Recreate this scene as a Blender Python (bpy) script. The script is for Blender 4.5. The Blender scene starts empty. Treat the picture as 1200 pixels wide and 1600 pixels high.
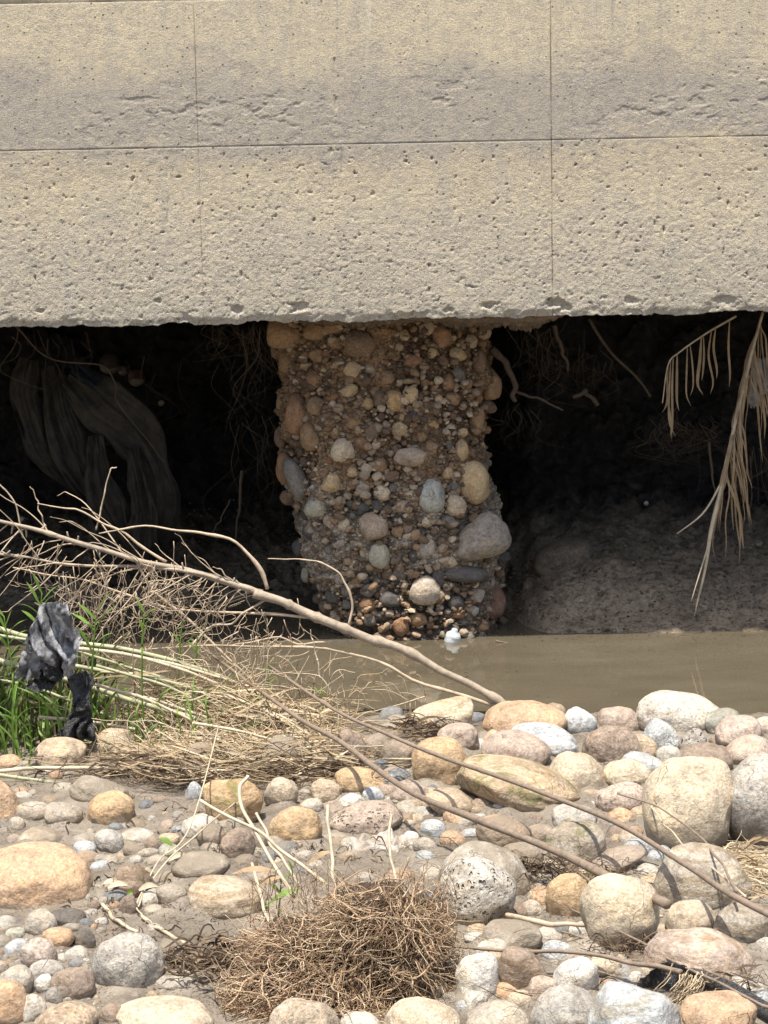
import bpy, bmesh, math, random
import numpy as np
from mathutils import Matrix, Vector

random.seed(7)
RS = np.random.RandomState(7)
sc = bpy.context.scene
col = sc.collection

# ------------------------------------------------------------------ camera
CAM_H = 3.12
PITCH = math.radians(9.85)
ROLL = math.radians(1.15)
FPX = 3764.0
cam_d = bpy.data.cameras.new('camera')
cam = bpy.data.objects.new('camera', cam_d)
col.objects.link(cam)
cam_d.sensor_fit = 'VERTICAL'; cam_d.sensor_height = 24.0
cam_d.lens = 24.0 * FPX / 1600.0
cam_d.clip_start = 0.1; cam_d.clip_end = 2000
CM = Matrix.Translation((0, 0, CAM_H)) @ Matrix.Rotation(math.radians(90) - PITCH, 4, 'X') @ Matrix.Rotation(-ROLL, 4, 'Z')
cam.matrix_world = CM
sc.camera = cam

# ------------------------------------------------------------------ world and sun
SUN_EL = math.radians(74); SUN_AZ = math.radians(200)      # azimuth of the sun, clockwise from +Y
w = bpy.data.worlds.new('World'); sc.world = w; w.use_nodes = True
wn = w.node_tree; bg = wn.nodes['Background']
sky = wn.nodes.new('ShaderNodeTexSky'); sky.sky_type = 'NISHITA'; sky.sun_disc = False
sky.sun_elevation = SUN_EL; sky.sun_rotation = SUN_AZ; sky.dust_density = 3.0; sky.air_density = 1.0
wn.links.new(sky.outputs[0], bg.inputs[0]); bg.inputs[1].default_value = 0.135
sd = bpy.data.lights.new('sun', 'SUN'); sd.energy = 5.0; sd.angle = math.radians(0.9); sd.color = (1.0, 0.93, 0.82)
sun = bpy.data.objects.new('sun', sd); col.objects.link(sun)
svec = Vector((math.sin(SUN_AZ) * math.cos(SUN_EL), math.cos(SUN_AZ) * math.cos(SUN_EL), math.sin(SUN_EL)))
sun.rotation_euler = svec.to_track_quat('Z', 'Y').to_euler(); sun.location = svec * 30
sc.view_settings.view_transform = 'Standard'; sc.view_settings.look = 'None'
sc.view_settings.gamma = 1.0; sc.view_settings.use_curve_mapping = False
sc.view_settings.exposure = 0.62
sc.cycles.max_bounces = 6; sc.cycles.diffuse_bounces = 4

# ------------------------------------------------------------------ projection helpers (places measured on the ground and on planes)
def ray(px, py):
    d = CM.to_3x3() @ Vector(((px - 600) / FPX, (800 - py) / FPX, -1.0))
    return d
def W(px, py, Y):
    d = ray(px, py); t = Y / d.y
    return Vector((d.x * t, Y, CAM_H + d.z * t))
def Zp(px, py, z=0.0):
    d = ray(px, py); t = (z - CAM_H) / d.z
    return Vector((d.x * t, d.y * t, z))

# ------------------------------------------------------------------ noise
def _hash(ix, iy, iz, s):
    n = (ix * 374761393 + iy * 668265263 + iz * 2147483647 + s * 1274126177) & 0xFFFFFFFF
    n = ((n ^ (n >> 13)) * 1274126177) & 0xFFFFFFFF
    n = ((n ^ (n >> 16)) * 2246822519) & 0xFFFFFFFF
    n = n ^ (n >> 15)
    return (n & 0xFFFFFF) / float(0xFFFFFF)
def noise(x, y, z, s=0):
    x = np.asarray(x, float); y = np.asarray(y, float) + 0 * x; z = np.asarray(z, float) + 0 * x
    ix = np.floor(x).astype(np.int64); iy = np.floor(y).astype(np.int64); iz = np.floor(z).astype(np.int64)
    fx = x - ix; fy = y - iy; fz = z - iz
    u = fx * fx * (3 - 2 * fx); v = fy * fy * (3 - 2 * fy); t = fz * fz * (3 - 2 * fz)
    r = 0
    for a in (0, 1):
        for b in (0, 1):
            for c in (0, 1):
                r = r + _hash(ix + a, iy + b, iz + c, s) * (u if a else 1 - u) * (v if b else 1 - v) * (t if c else 1 - t)
    return r * 2 - 1
def fbm(x, y, z, s=0, o=4, g=0.5):
    r = 0; a = 1.0; f = 1.0
    for k in range(o):
        r = r + a * noise(x * f, y * f, z * f, s + k * 17); a *= g; f *= 2.03
    return r
def sstep(a, b, x):
    t = np.clip((x - a) / (b - a), 0, 1)
    return t * t * (3 - 2 * t)

# ------------------------------------------------------------------ mesh helpers
def mesh_from(name, V, quads=None, tris=None, mat=None, smooth=True):
    V = np.asarray(V, dtype=np.float32).reshape(-1, 3)
    nq = 0 if quads is None else len(quads); nt = 0 if tris is None else len(tris)
    me = bpy.data.meshes.new(name)
    me.vertices.add(len(V)); me.vertices.foreach_set('co', V.ravel())
    li = []
    if nq: li.append(np.asarray(quads, dtype=np.int32).ravel())
    if nt: li.append(np.asarray(tris, dtype=np.int32).ravel())
    li = np.concatenate(li)
    me.loops.add(len(li)); me.loops.foreach_set('vertex_index', li)
    me.polygons.add(nq + nt)
    st = np.concatenate([np.arange(nq) * 4, nq * 4 + np.arange(nt) * 3]).astype(np.int32)
    me.polygons.foreach_set('loop_start', st)
    me.polygons.foreach_set('use_smooth', np.full(nq + nt, smooth))
    me.update(calc_edges=True); me.validate()
    if mat: me.materials.append(mat)
    return me
def link(name, me, parent=None, loc=None, color=None):
    o = bpy.data.objects.new(name, me); col.objects.link(o)
    if parent is not None: o.parent = parent
    if loc is not None: o.location = loc
    if color is not None: o.color = (*color, 1)
    return o
def tag(o, label=None, cat=None, group=None, kind=None):
    if label: o['label'] = label
    if cat: o['category'] = cat
    if group: o['group'] = group
    if kind: o['kind'] = kind
    return o
def thing(name, label, cat, loc=(0, 0, 0), group=None):
    o = bpy.data.objects.new(name, None); col.objects.link(o); o.location = loc
    o.empty_display_size = 0.1
    return tag(o, label, cat, group)
def grid_quads(nu, nv):
    i = np.arange(nu - 1)[:, None] * nv + np.arange(nv - 1)[None, :]
    return np.stack([i, i + nv, i + nv + 1, i + 1], -1).reshape(-1, 4)

class MB:
    def __init__(s): s.V = []; s.Q = []; s.T = []; s.n = 0
    def add(s, V, Q=None, T=None):
        V = np.asarray(V, float).reshape(-1, 3)
        if Q is not None and len(Q): s.Q.append(np.asarray(Q) + s.n)
        if T is not None and len(T): s.T.append(np.asarray(T) + s.n)
        s.V.append(V); s.n += len(V)
    def tube(s, P, R, k=5):
        P = np.array([tuple(p) for p in P], float); n = len(P)
        R = np.broadcast_to(np.asarray(R, float), (n,))
        T = np.gradient(P, axis=0); T /= (np.linalg.norm(T, axis=1)[:, None] + 1e-9)
        ref = np.array([0.13, 0.3, 1.0]) if abs(T[:, 2]).mean() < 0.8 else np.array([1.0, 0.2, 0.1])
        A = np.cross(T, ref); A /= (np.linalg.norm(A, axis=1)[:, None] + 1e-9); B = np.cross(T, A)
        th = np.arange(k) * 2 * math.pi / k
        V = P[:, None] + R[:, None, None] * (np.cos(th)[None, :, None] * A[:, None] + np.sin(th)[None, :, None] * B[:, None])
        V = V.reshape(-1, 3)
        i = np.arange(n - 1)[:, None] * k; j = np.arange(k)[None]; j2 = (j + 1) % k
        Q = np.stack([i + j, i + j2, i + k + j2, i + k + j], -1).reshape(-1, 4)
        V = np.vstack([V, P[0], P[-1]]); a = n * k
        T1 = [(a, (q + 1) % k, q) for q in range(k)] + [(a + 1, (n - 1) * k + q, (n - 1) * k + (q + 1) % k) for q in range(k)]
        s.add(V, Q, np.array(T1))
    def blade(s, P, Wd, side, fold=0.25):
        # a leaf: midrib and two edges, slightly folded
        P = np.array([tuple(p) for p in P], float); n = len(P); Wd = np.asarray(Wd, float)
        side = np.asarray(side, float); side = side / np.linalg.norm(side)
        T = np.gradient(P, axis=0); T /= (np.linalg.norm(T, axis=1)[:, None] + 1e-9)
        N = np.cross(T, side); N /= (np.linalg.norm(N, axis=1)[:, None] + 1e-9)
        S = np.cross(N, T)
        L = P + S * Wd[:, None] + N * Wd[:, None] * fold; Rr = P - S * Wd[:, None] + N * Wd[:, None] * fold
        V = np.stack([L, P, Rr], 1).reshape(-1, 3)
        s.add(V, grid_quads(n, 3))
    def me(s, name, mat, smooth=True):
        return mesh_from(name, np.vstack(s.V), np.vstack(s.Q) if s.Q else None, np.vstack(s.T) if s.T else None, mat, smooth)

def smooth_path(pts, n=24):
    # Catmull-Rom through points
    P = np.array([tuple(p) for p in pts], float); m = len(P)
    if m == 2: return P[0] + (P[1] - P[0]) * np.linspace(0, 1, n)[:, None]
    E = np.vstack([2 * P[0] - P[1], P, 2 * P[-1] - P[-2]])
    u = np.linspace(0, m - 1 - 1e-6, n); i = u.astype(int); t = (u - i)[:, None]
    a, b, c, d = E[i], E[i + 1], E[i + 2], E[i + 3]
    return 0.5 * (2 * b + (c - a) * t + (2 * a - 5 * b + 4 * c - d) * t * t + (3 * b - a - 3 * c + d) * t ** 3)
def wiggle(P, amp, f=6.0, seed=0):
    n = len(P); u = np.linspace(0, f, n)
    off = np.stack([noise(u, seed * 3.1, 0.5, 5), noise(u, seed * 3.1, 9.5, 6), noise(u, seed * 3.1, 19.5, 7)], 1)
    return P + off * amp * np.minimum(1, np.linspace(0, 4, n))[:, None]

# ------------------------------------------------------------------ materials
def mat(name):
    m = bpy.data.materials.new(name); m.use_nodes = True
    nt = m.node_tree; b = nt.nodes['Principled BSDF']
    return m, nt, b
class G:
    """tiny node-graph helper"""
    def __init__(s, nt): s.nt = nt
    def n(s, t, **kw):
        x = s.nt.nodes.new(t)
        for k, v in kw.items():
            if k.startswith('i_'):
                key = k[2:]; key = int(key) if key.isdigit() else key.replace('_', ' ')
                s.set(x.inputs[key], v)
            else: setattr(x, k, v)
        return x
    def set(s, sock, v):
        if hasattr(v, 'is_output') or isinstance(v, bpy.types.NodeSocket): s.nt.links.new(v, sock)
        else: sock.default_value = v
    def noise(s, vec, scale, detail=5, rough=0.6, dist=0.0):
        x = s.n('ShaderNodeTexNoise'); s.set(x.inputs['Vector'], vec); x.inputs['Scale'].default_value = scale
        x.inputs['Detail'].default_value = detail; x.inputs['Roughness'].default_value = rough; x.inputs['Distortion'].default_value = dist
        return x.outputs['Fac']
    def ramp(s, fac, stops, interp='LINEAR'):
        x = s.n('ShaderNodeValToRGB'); s.set(x.inputs[0], fac); cr = x.color_ramp; cr.interpolation = interp
        while len(cr.elements) < len(stops): cr.elements.new(0.5)
        for e, (p, c) in zip(cr.elements, stops):
            e.position = p; e.color = (c, c, c, 1) if isinstance(c, (int, float)) else (*c, 1)
        return x.outputs[0]
    def mix(s, fac, a, b, mode='MIX'):
        x = s.n('ShaderNodeMix', data_type='RGBA', blend_type=mode)
        s.set(x.inputs[0], fac)
        for k, v in ((6, a), (7, b)):
            if isinstance(v, tuple) and len(v) == 3: v = (*v, 1)
            s.set(x.inputs[k], v)
        return x.outputs[2]
    def math(s, op, a, b=0.0, clamp=False):
        x = s.n('ShaderNodeMath', operation=op, use_clamp=clamp); s.set(x.inputs[0], a); s.set(x.inputs[1], b); return x.outputs[0]
    def bump(s, h, dist, strength=1.0, normal=None):
        x = s.n('ShaderNodeBump'); s.set(x.inputs['Height'], h); x.inputs['Distance'].default_value = dist
        x.inputs['Strength'].default_value = strength
        if normal is not None: s.set(x.inputs['Normal'], normal)
        return x.outputs[0]
    def map(s, vec, scale=(1, 1, 1), loc=(0, 0, 0), rot=(0, 0, 0)):
        x = s.n('ShaderNodeMapping'); s.set(x.inputs[0], vec); x.inputs[3].default_value = scale; x.inputs[1].default_value = loc; x.inputs[2].default_value = rot
        return x.outputs[0]

def mat_rock(name, speck=0.3, mud=0.3, rough=0.75, veins=False, pits=0.0, moss=0.0, strata=0.0, wet=False, vs=1.0, silt=True):
    m, nt, b = mat(name); g = G(nt); mud = mud * 0.9
    oi = g.n('ShaderNodeObjectInfo'); tc = g.n('ShaderNodeTexCoord'); geo = g.n('ShaderNodeNewGeometry')
    off = g.n('ShaderNodeVectorMath', operation='ADD'); g.set(off.inputs[0], g.map(tc.outputs['Object'], (vs, vs, vs)))
    rv = g.n('ShaderNodeCombineXYZ'); 
    r10 = g.math('MULTIPLY', oi.outputs['Random'], 37.0)
    for k in range(3): g.set(rv.inputs[k], r10)
    g.set(off.inputs[1], rv.outputs[0]); v = off.outputs[0]
    base = oi.outputs['Color']
    big = g.ramp(g.noise(v, 6, 5, 0.6, 0.6), [(0.3, (0.66, 0.62, 0.58)), (0.47, (1.0, 1.0, 1.0)), (0.68, (1.25, 1.22, 1.14))])
    c = g.mix(1.0, base, big, 'MULTIPLY')
    # warm/cool blotches
    c = g.mix(g.ramp(g.noise(v, 11, 4, 0.6, 1.5), [(0.5, 0.0), (0.75, 0.45)]), c, g.mix(1.0, c, (1.1, 0.9, 0.66), 'MULTIPLY'))
    if strata:
        sv = g.map(v, (3, 3, 26), rot=(0.5, 0.2, 0.3))
        c = g.mix(g.math('MULTIPLY', g.ramp(g.noise(sv, 1.5, 4, 0.6, 0.8), [(0.42, 1.0), (0.55, 0.0)]), strata), c, g.mix(1.0, c, (0.62, 0.55, 0.45), 'MULTIPLY'))
    # crystalline speckle
    vo = g.n('ShaderNodeTexVoronoi', feature='F1'); g.set(vo.inputs['Vector'], v); vo.inputs['Scale'].default_value = 120
    sp = g.ramp(g.n('ShaderNodeSeparateColor', i_0=vo.outputs['Color']).outputs[0], [(0.0, 0.55), (0.25, 0.95), (0.7, 1.0), (1.0, 1.3)])
    c = g.mix(speck, c, g.mix(1.0, c, sp, 'MULTIPLY'))
    fine = g.noise(v, 90, 6, 0.75)
    c = g.mix(0.85, c, g.mix(1.0, c, g.ramp(fine, [(0.32, 0.58), (0.5, 1.0), (0.66, 1.3)]), 'MULTIPLY'))
    mid = g.noise(v, 32, 5, 0.7, 0.3)
    c = g.mix(0.7, c, g.mix(1.0, c, g.ramp(mid, [(0.34, 0.66), (0.5, 1.0), (0.64, 1.2)]), 'MULTIPLY'))
    # thin hairline cracks
    wv = g.n('ShaderNodeTexNoise'); g.set(wv.inputs['Vector'], v); wv.inputs['Scale'].default_value = 4.5; wv.inputs['Detail'].default_value = 3; wv.inputs['Distortion'].default_value = 0.5
    cr = g.ramp(g.math('ABSOLUTE', g.math('SUBTRACT', wv.outputs['Fac'], 0.5)), [(0.0, 0.6), (0.004, 0.0)])
    cmask = g.ramp(g.noise(v, 3, 2), [(0.56, 0.0), (0.62, 1.0)])
    crk = g.math('MULTIPLY', cr, cmask)
    c = g.mix(crk, c, (0.10, 0.07, 0.045))
    h = g.math('ADD', g.math('MULTIPLY', g.noise(v, 24, 6, 0.65), 1.0), g.math('MULTIPLY', fine, 0.28))
    h = g.math('SUBTRACT', h, g.math('MULTIPLY', crk, 0.5))
    if pits:
        pv = g.n('ShaderNodeTexVoronoi', feature='F1'); g.set(pv.inputs['Vector'], v); pv.inputs['Scale'].default_value = 60; g.set(pv.inputs['Vector'], g.mix(0.03, v, g.n('ShaderNodeTexNoise', i_0=v, i_2=30.0).outputs[1]))
        hs = g.n('ShaderNodeSeparateColor', i_0=pv.outputs['Color']).outputs[0]
        pd = g.math('DIVIDE', pv.outputs['Distance'], g.math('ADD', g.math('MULTIPLY', hs, 1.3), 0.1))
        pm = g.math('MULTIPLY', g.ramp(pd, [(0.2, 1.0), (0.45, 0.0)]), g.ramp(g.noise(v, 8, 3), [(0.42, 0.0), (0.56, 1.0)]))
        pm = g.math('MULTIPLY', pm, pits)
        h = g.math('SUBTRACT', h, g.math('MULTIPLY', pm, 2.2)); c = g.mix(g.math('MULTIPLY', pm, 0.55), c, (0.16, 0.13, 0.1))
    if moss:
        mm = g.math('MULTIPLY', g.ramp(g.noise(v, 9, 6, 0.7, 0.8), [(0.52, 0.0), (0.62, 1.0)]), moss)
        c = g.mix(mm, c, (0.13, 0.14, 0.045))
    # dried silt clinging to the stone in patches
    wp = g.map(geo.outputs['Position'], (1, 1, 1.6))
    mm = g.ramp(g.math('ADD', g.noise(wp, 5.5, 6, 0.65, 0.4), 0.0), [(0.60 - mud * 0.3, 0.0), (0.80 - mud * 0.3, 1.0)])
    mm = g.math('MULTIPLY', mm, 0.35 + 0.6 * mud)
    gz_ = g.n('ShaderNodeSeparateXYZ', i_0=tc.outputs['Generated']).outputs[2]
    lowm = g.ramp(g.math('ADD', gz_, g.math('MULTIPLY', g.math('SUBTRACT', g.noise(wp, 7, 5, 0.65), 0.5), 0.9)), [(0.26 + 0.35 * mud, 1.0), (0.36 + 0.4 * mud, 0.0)])
    if silt: mm = g.math('MAXIMUM', mm, g.math('MULTIPLY', lowm, 0.85))
    c = g.mix(mm, c, g.mix(g.noise(v, 18, 4), (0.19, 0.155, 0.112), (0.27, 0.225, 0.17)))
    g.set(b.inputs['Base Color'], c)
    b.inputs['Roughness'].default_value = rough
    if wet:
        g.set(b.inputs['Roughness'], g.ramp(g.noise(v, 14, 3), [(0.35, 0.22), (0.7, 0.6)]))
    b.inputs['Specular IOR Level'].default_value = 0.3
    g.set(b.inputs['Normal'], g.bump(h, 0.016, 1.0))
    return m

M = {}
M['rock'] = mat_rock('river_stone', 0.3, 0.2, 0.78)
M['granite'] = mat_rock('speckled_granite', 0.85, 0.08, 0.7)
M['pitted'] = mat_rock('pitted_stone', 0.45, 0.25, 0.85, pits=1.0)
M['muddy'] = mat_rock('silted_stone', 0.25, 0.95, 0.7)
M['mossy'] = mat_rock('mossy_stone', 0.3, 0.1, 0.85, moss=0.8, strata=0.6)
M['strata'] = mat_rock('layered_stone', 0.25, 0.15, 0.8, strata=0.8)
M['wetrock'] = mat_rock('wet_stone', 0.3, 0.1, 0.4, wet=True)

def mat_concrete():
    m, nt, b = mat('weathered_concrete'); g = G(nt)
    geo = g.n('ShaderNodeNewGeometry'); p = geo.outputs['Position']
    sep = g.n('ShaderNodeSeparateXYZ'); g.set(sep.inputs[0], p); z = sep.outputs[2]
    wob = g.math('MULTIPLY', g.math('SUBTRACT', g.noise(g.map(p, (1, 1, 1.6)), 1.7, 5, 0.62), 0.5), 0.75)
    wob2 = g.math('MULTIPLY', g.math('SUBTRACT', g.noise(g.map(p, (1, 1, 0.4)), 9, 5, 0.7), 0.5), 0.16)
    zz = g.math('ADD', z, g.math('ADD', wob, wob2))
    mr = g.n('ShaderNodeMapRange'); g.set(mr.inputs[0], zz); mr.inputs[1].default_value = 1.75; mr.inputs[2].default_value = 3.75
    Yl = (0.51, 0.45, 0.34); Gy = (0.375, 0.34, 0.288); Cr = (0.475, 0.425, 0.34); Lg = (0.43, 0.395, 0.33)
    c = g.ramp(mr.outputs[0], [(0.0, Lg), (0.14, (0.43, 0.39, 0.315)), (0.30, Cr), (0.42, Yl), (0.50, (0.47, 0.41, 0.31)), (0.56, Gy), (0.70, Gy), (0.79, Yl), (1.0, Yl)])
    # mottling: yellow efflorescence against grey cement
    mot = g.noise(g.map(p, (1, 1, 1.5)), 22, 6, 0.7, 0.5)
    c = g.mix(1.0, c, g.ramp(mot, [(0.32, (0.76, 0.76, 0.79)), (0.48, (1.0, 1.0, 1.0)), (0.66, (1.18, 1.15, 1.04))]), 'MULTIPLY')
    st = g.noise(g.map(p, (2.5, 1, 0.5)), 3.0, 5, 0.6)
    c = g.mix(g.ramp(st, [(0.55, 0.0), (0.72, 0.55)]), c, (0.40, 0.37, 0.32))
    drip = g.noise(g.map(p, (9, 1, 0.35)), 1.6, 5, 0.7, 0.3)
    topm = g.ramp(mr.outputs[0], [(0.6, 0.0), (0.95, 1.0)])
    c = g.mix(g.math('MULTIPLY', g.ramp(drip, [(0.56, 0.0), (0.66, 0.8)]), topm), c, (0.36, 0.33, 0.285))
    c = g.mix(g.math('MULTIPLY', g.ramp(drip, [(0.34, 0.7), (0.42, 0.0)]), topm), c, (0.60, 0.55, 0.44))
    fn = g.noise(p, 170, 5, 0.75)
    c = g.mix(0.95, c, g.mix(1.0, c, g.ramp(fn, [(0.32, 0.52), (0.46, 1.0), (0.66, 1.3)]), 'MULTIPLY'))
    # exposed aggregate grains, more of them low down
    vo = g.n('ShaderNodeTexVoronoi', feature='F1'); g.set(vo.inputs['Vector'], p); vo.inputs['Scale'].default_value = 105; vo.inputs['Randomness'].default_value = 1
    hue = g.n('ShaderNodeSeparateColor', i_0=vo.outputs['Color']).outputs[0]
    gc = g.ramp(hue, [(0.0, (0.20, 0.20, 0.20)), (0.3, (0.36, 0.31, 0.25)), (0.6, (0.60, 0.55, 0.45)), (1.0, (0.66, 0.52, 0.36))], 'CONSTANT')
    low = g.ramp(mr.outputs[0], [(0.0, 1.0), (0.25, 0.75), (0.45, 0.4), (1.0, 0.22)])
    gm = g.math('MULTIPLY', g.math('MULTIPLY', g.ramp(vo.outputs['Distance'], [(0.35, 1.0), (0.5, 0.0)]), g.ramp(g.noise(p, 30, 4, 0.7), [(0.45, 0.0), (0.6, 1.0)])), low)
    c = g.mix(gm, c, gc)
    # small bug holes
    v2 = g.n('ShaderNodeTexVoronoi', feature='F1'); g.set(v2.inputs['Vector'], p); v2.inputs['Scale'].default_value = 27
    h2 = g.n('ShaderNodeSeparateColor', i_0=v2.outputs['Color'])
    hole = g.math('MULTIPLY', g.ramp(v2.outputs['Distance'], [(0.11, 1.0), (0.17, 0.0)]), g.ramp(h2.outputs[1], [(0.90, 0.0), (0.92, 1.0)]))
    c = g.mix(g.math('MULTIPLY', hole, 0.7), c, (0.13, 0.11, 0.085))
    g.set(b.inputs['Base Color'], c); b.inputs['Roughness'].default_value = 0.9; b.inputs['Specular IOR Level'].default_value = 0.2
    h = g.math('ADD', g.math('MULTIPLY', g.noise(p, 75, 6, 0.8), 1.0), g.math('MULTIPLY', fn, 0.7))
    h = g.math('ADD', h, g.math('MULTIPLY', gm, 0.35)); h = g.math('SUBTRACT', h, g.math('MULTIPLY', hole, 1.2))
    g.set(b.inputs['Normal'], g.bump(h, 0.0085, 1.0))
    return m
M['concrete'] = mat_concrete()

def mat_mud(name, c0, c1, c2, wet, bump=0.01, sc_=1.0):
    m, nt, b = mat(name); g = G(nt)
    geo = g.n('ShaderNodeNewGeometry'); p = geo.outputs['Position']
    n1 = g.noise(p, 3.2 * sc_, 6, 0.62, 0.5)
    c = g.ramp(n1, [(0.3, c0), (0.52, c1), (0.72, c2)])
    n2 = g.noise(p, 45 * sc_, 6, 0.72)
    c = g.mix(0.6, c, g.mix(1.0, c, g.ramp(n2, [(0.3, 0.6), (0.5, 1.0), (0.72, 1.2)]), 'MULTIPLY'))
    # dark crumbs of organic litter
    cr = g.math('MULTIPLY', g.ramp(g.noise(p, 110, 5, 0.75), [(0.56, 0.0), (0.62, 1.0)]), g.ramp(g.noise(p, 6, 5, 0.7), [(0.42, 0.0), (0.56, 1.0)]))
    c = g.mix(g.math('MULTIPLY', cr, 0.75), c, (0.055, 0.04, 0.028))
    g.set(b.inputs['Base Color'], c)
    g.set(b.inputs['Roughness'], g.ramp(g.noise(p, 2.4, 4, 0.5), [(0.45, 0.75 - 0.1 * wet), (0.62, 0.75 - 0.42 * wet)]))
    b.inputs['Specular IOR Level'].default_value = 0.35
    h = g.math('ADD', g.noise(p, 16 * sc_, 5, 0.6), g.math('MULTIPLY', n2, 0.35)); h = g.math('ADD', h, g.math('MULTIPLY', cr, 0.3))
    g.set(b.inputs['Normal'], g.bump(h, bump, 0.8))
    return m
M['mud'] = mat_mud('river_mud', (0.125, 0.104, 0.080), (0.205, 0.176, 0.140), (0.30, 0.262, 0.212), 1.25, 0.016)
M['bankmud'] = mat_mud('dark_wet_mud', (0.10, 0.08, 0.055), (0.19, 0.15, 0.105), (0.30, 0.245, 0.175), 1.0, 0.08, 1.8)
M['soil'] = mat_mud('dark_soil', (0.007, 0.006, 0.0055), (0.013, 0.0115, 0.010), (0.024, 0.020, 0.017), 0.2, 0.03, 1.6)

def mat_slope():
    m, nt, b = mat('mud_soil_painted_shade'); g = G(nt)
    geo = g.n('ShaderNodeNewGeometry'); p = geo.outputs['Position']
    sep = g.n('ShaderNodeSeparateXYZ'); g.set(sep.inputs[0], p)
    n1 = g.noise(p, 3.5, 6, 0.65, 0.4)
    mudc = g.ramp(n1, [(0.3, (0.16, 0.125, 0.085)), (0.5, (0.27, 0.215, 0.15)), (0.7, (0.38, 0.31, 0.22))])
    # gritty, crumbly surface: hard-edged light and dark grains
    v1 = g.n('ShaderNodeTexVoronoi', feature='F1'); g.set(v1.inputs['Vector'], g.map(p, (1, 1, 1.6))); v1.inputs['Scale'].default_value = 85
    hs = g.n('ShaderNodeSeparateColor', i_0=v1.outputs['Color']).outputs[0]
    mudc = g.mix(1.0, mudc, g.ramp(hs, [(0.0, 0.72), (0.3, 0.93), (0.75, 1.02), (1.0, 1.25)]), 'MULTIPLY')
    n2 = g.noise(g.map(p, (1, 1, 1.8)), 26, 7, 0.78, 0.6)
    mudc = g.mix(1.0, mudc, g.ramp(n2, [(0.40, 0.3), (0.48, 1.0), (0.62, 1.25)]), 'MULTIPLY')
    soil = g.ramp(g.noise(p, 20, 7, 0.75), [(0.4, (0.005, 0.0045, 0.004)), (0.52, (0.014, 0.012, 0.0105)), (0.66, (0.038, 0.031, 0.025))])  # soil face kept near black, with the hollow's shade in its colour
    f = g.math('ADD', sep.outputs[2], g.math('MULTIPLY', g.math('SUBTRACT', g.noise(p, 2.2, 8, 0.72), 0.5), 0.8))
    lx = g.math('MULTIPLY', g.ramp(sep.outputs[0], [(0.0, 1.0), (0.6, 0.0)]), 0.22)  # the painted shade starts lower towards the left
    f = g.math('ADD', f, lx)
    c = g.mix(g.ramp(f, [(0.16, 0.0), (0.66, 1.0)]), mudc, soil)  # mud fades upward to near-black soil: shade of the hollow painted in
    g.set(b.inputs['Base Color'], c); g.set(b.inputs['Roughness'], g.ramp(n1, [(0.4, 0.7), (0.6, 0.4)]))
    b.inputs['Specular IOR Level'].default_value = 0.3
    h = g.math('ADD', n2, g.math('MULTIPLY', hs, 0.1))
    g.set(b.inputs['Normal'], g.bump(h, 0.03, 0.8))
    return m
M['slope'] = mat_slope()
def mat_matrix():
    m, nt, b = mat('cemented_gravel'); g = G(nt)
    geo = g.n('ShaderNodeNewGeometry'); p = geo.outputs['Position']
    sep = g.n('ShaderNodeSeparateXYZ'); g.set(sep.inputs[0], p)
    n1 = g.noise(p, 5, 5, 0.65, 0.4)
    a = g.ramp(n1, [(0.3, (0.17, 0.10, 0.055)), (0.5, (0.29, 0.18, 0.095)), (0.7, (0.42, 0.27, 0.145))])
    bb = g.ramp(n1, [(0.3, (0.20, 0.155, 0.11)), (0.5, (0.38, 0.31, 0.23)), (0.7, (0.58, 0.48, 0.36))])
    f = g.math('ADD', sep.outputs[2], g.math('MULTIPLY', g.math('SUBTRACT', g.noise(p, 3, 3), 0.5), 0.6))
    c = g.mix(g.ramp(f, [(0.85, 0.0), (1.15, 1.0)]), bb, a)
    vo = g.n('ShaderNodeTexVoronoi', feature='F1'); g.set(vo.inputs['Vector'], p); vo.inputs['Scale'].default_value = 55
    hs = g.n('ShaderNodeSeparateColor', i_0=vo.outputs['Color']).outputs[0]
    c = g.mix(0.6, c, g.mix(1.0, c, g.ramp(hs, [(0.0, 0.6), (0.5, 0.95), (1.0, 1.4)]), 'MULTIPLY'))
    c = g.mix(g.ramp(vo.outputs['Distance'], [(0.45, 0.0), (0.75, 0.6)]), c, (0.06, 0.045, 0.03))
    wetm = g.ramp(f, [(0.10, 1.0), (0.34, 0.0)])
    c = g.mix(wetm, c, g.mix(1.0, c, (0.42, 0.38, 0.36), 'MULTIPLY'))
    g.set(b.inputs['Base Color'], c); b.inputs['Roughness'].default_value = 0.9
    h = g.math('SUBTRACT', g.noise(p, 35, 6, 0.7), g.math('MULTIPLY', vo.outputs['Distance'], 1.1))
    g.set(b.inputs['Normal'], g.bump(h, 0.02, 0.9))
    return m
M['matrix'] = mat_matrix()

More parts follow.
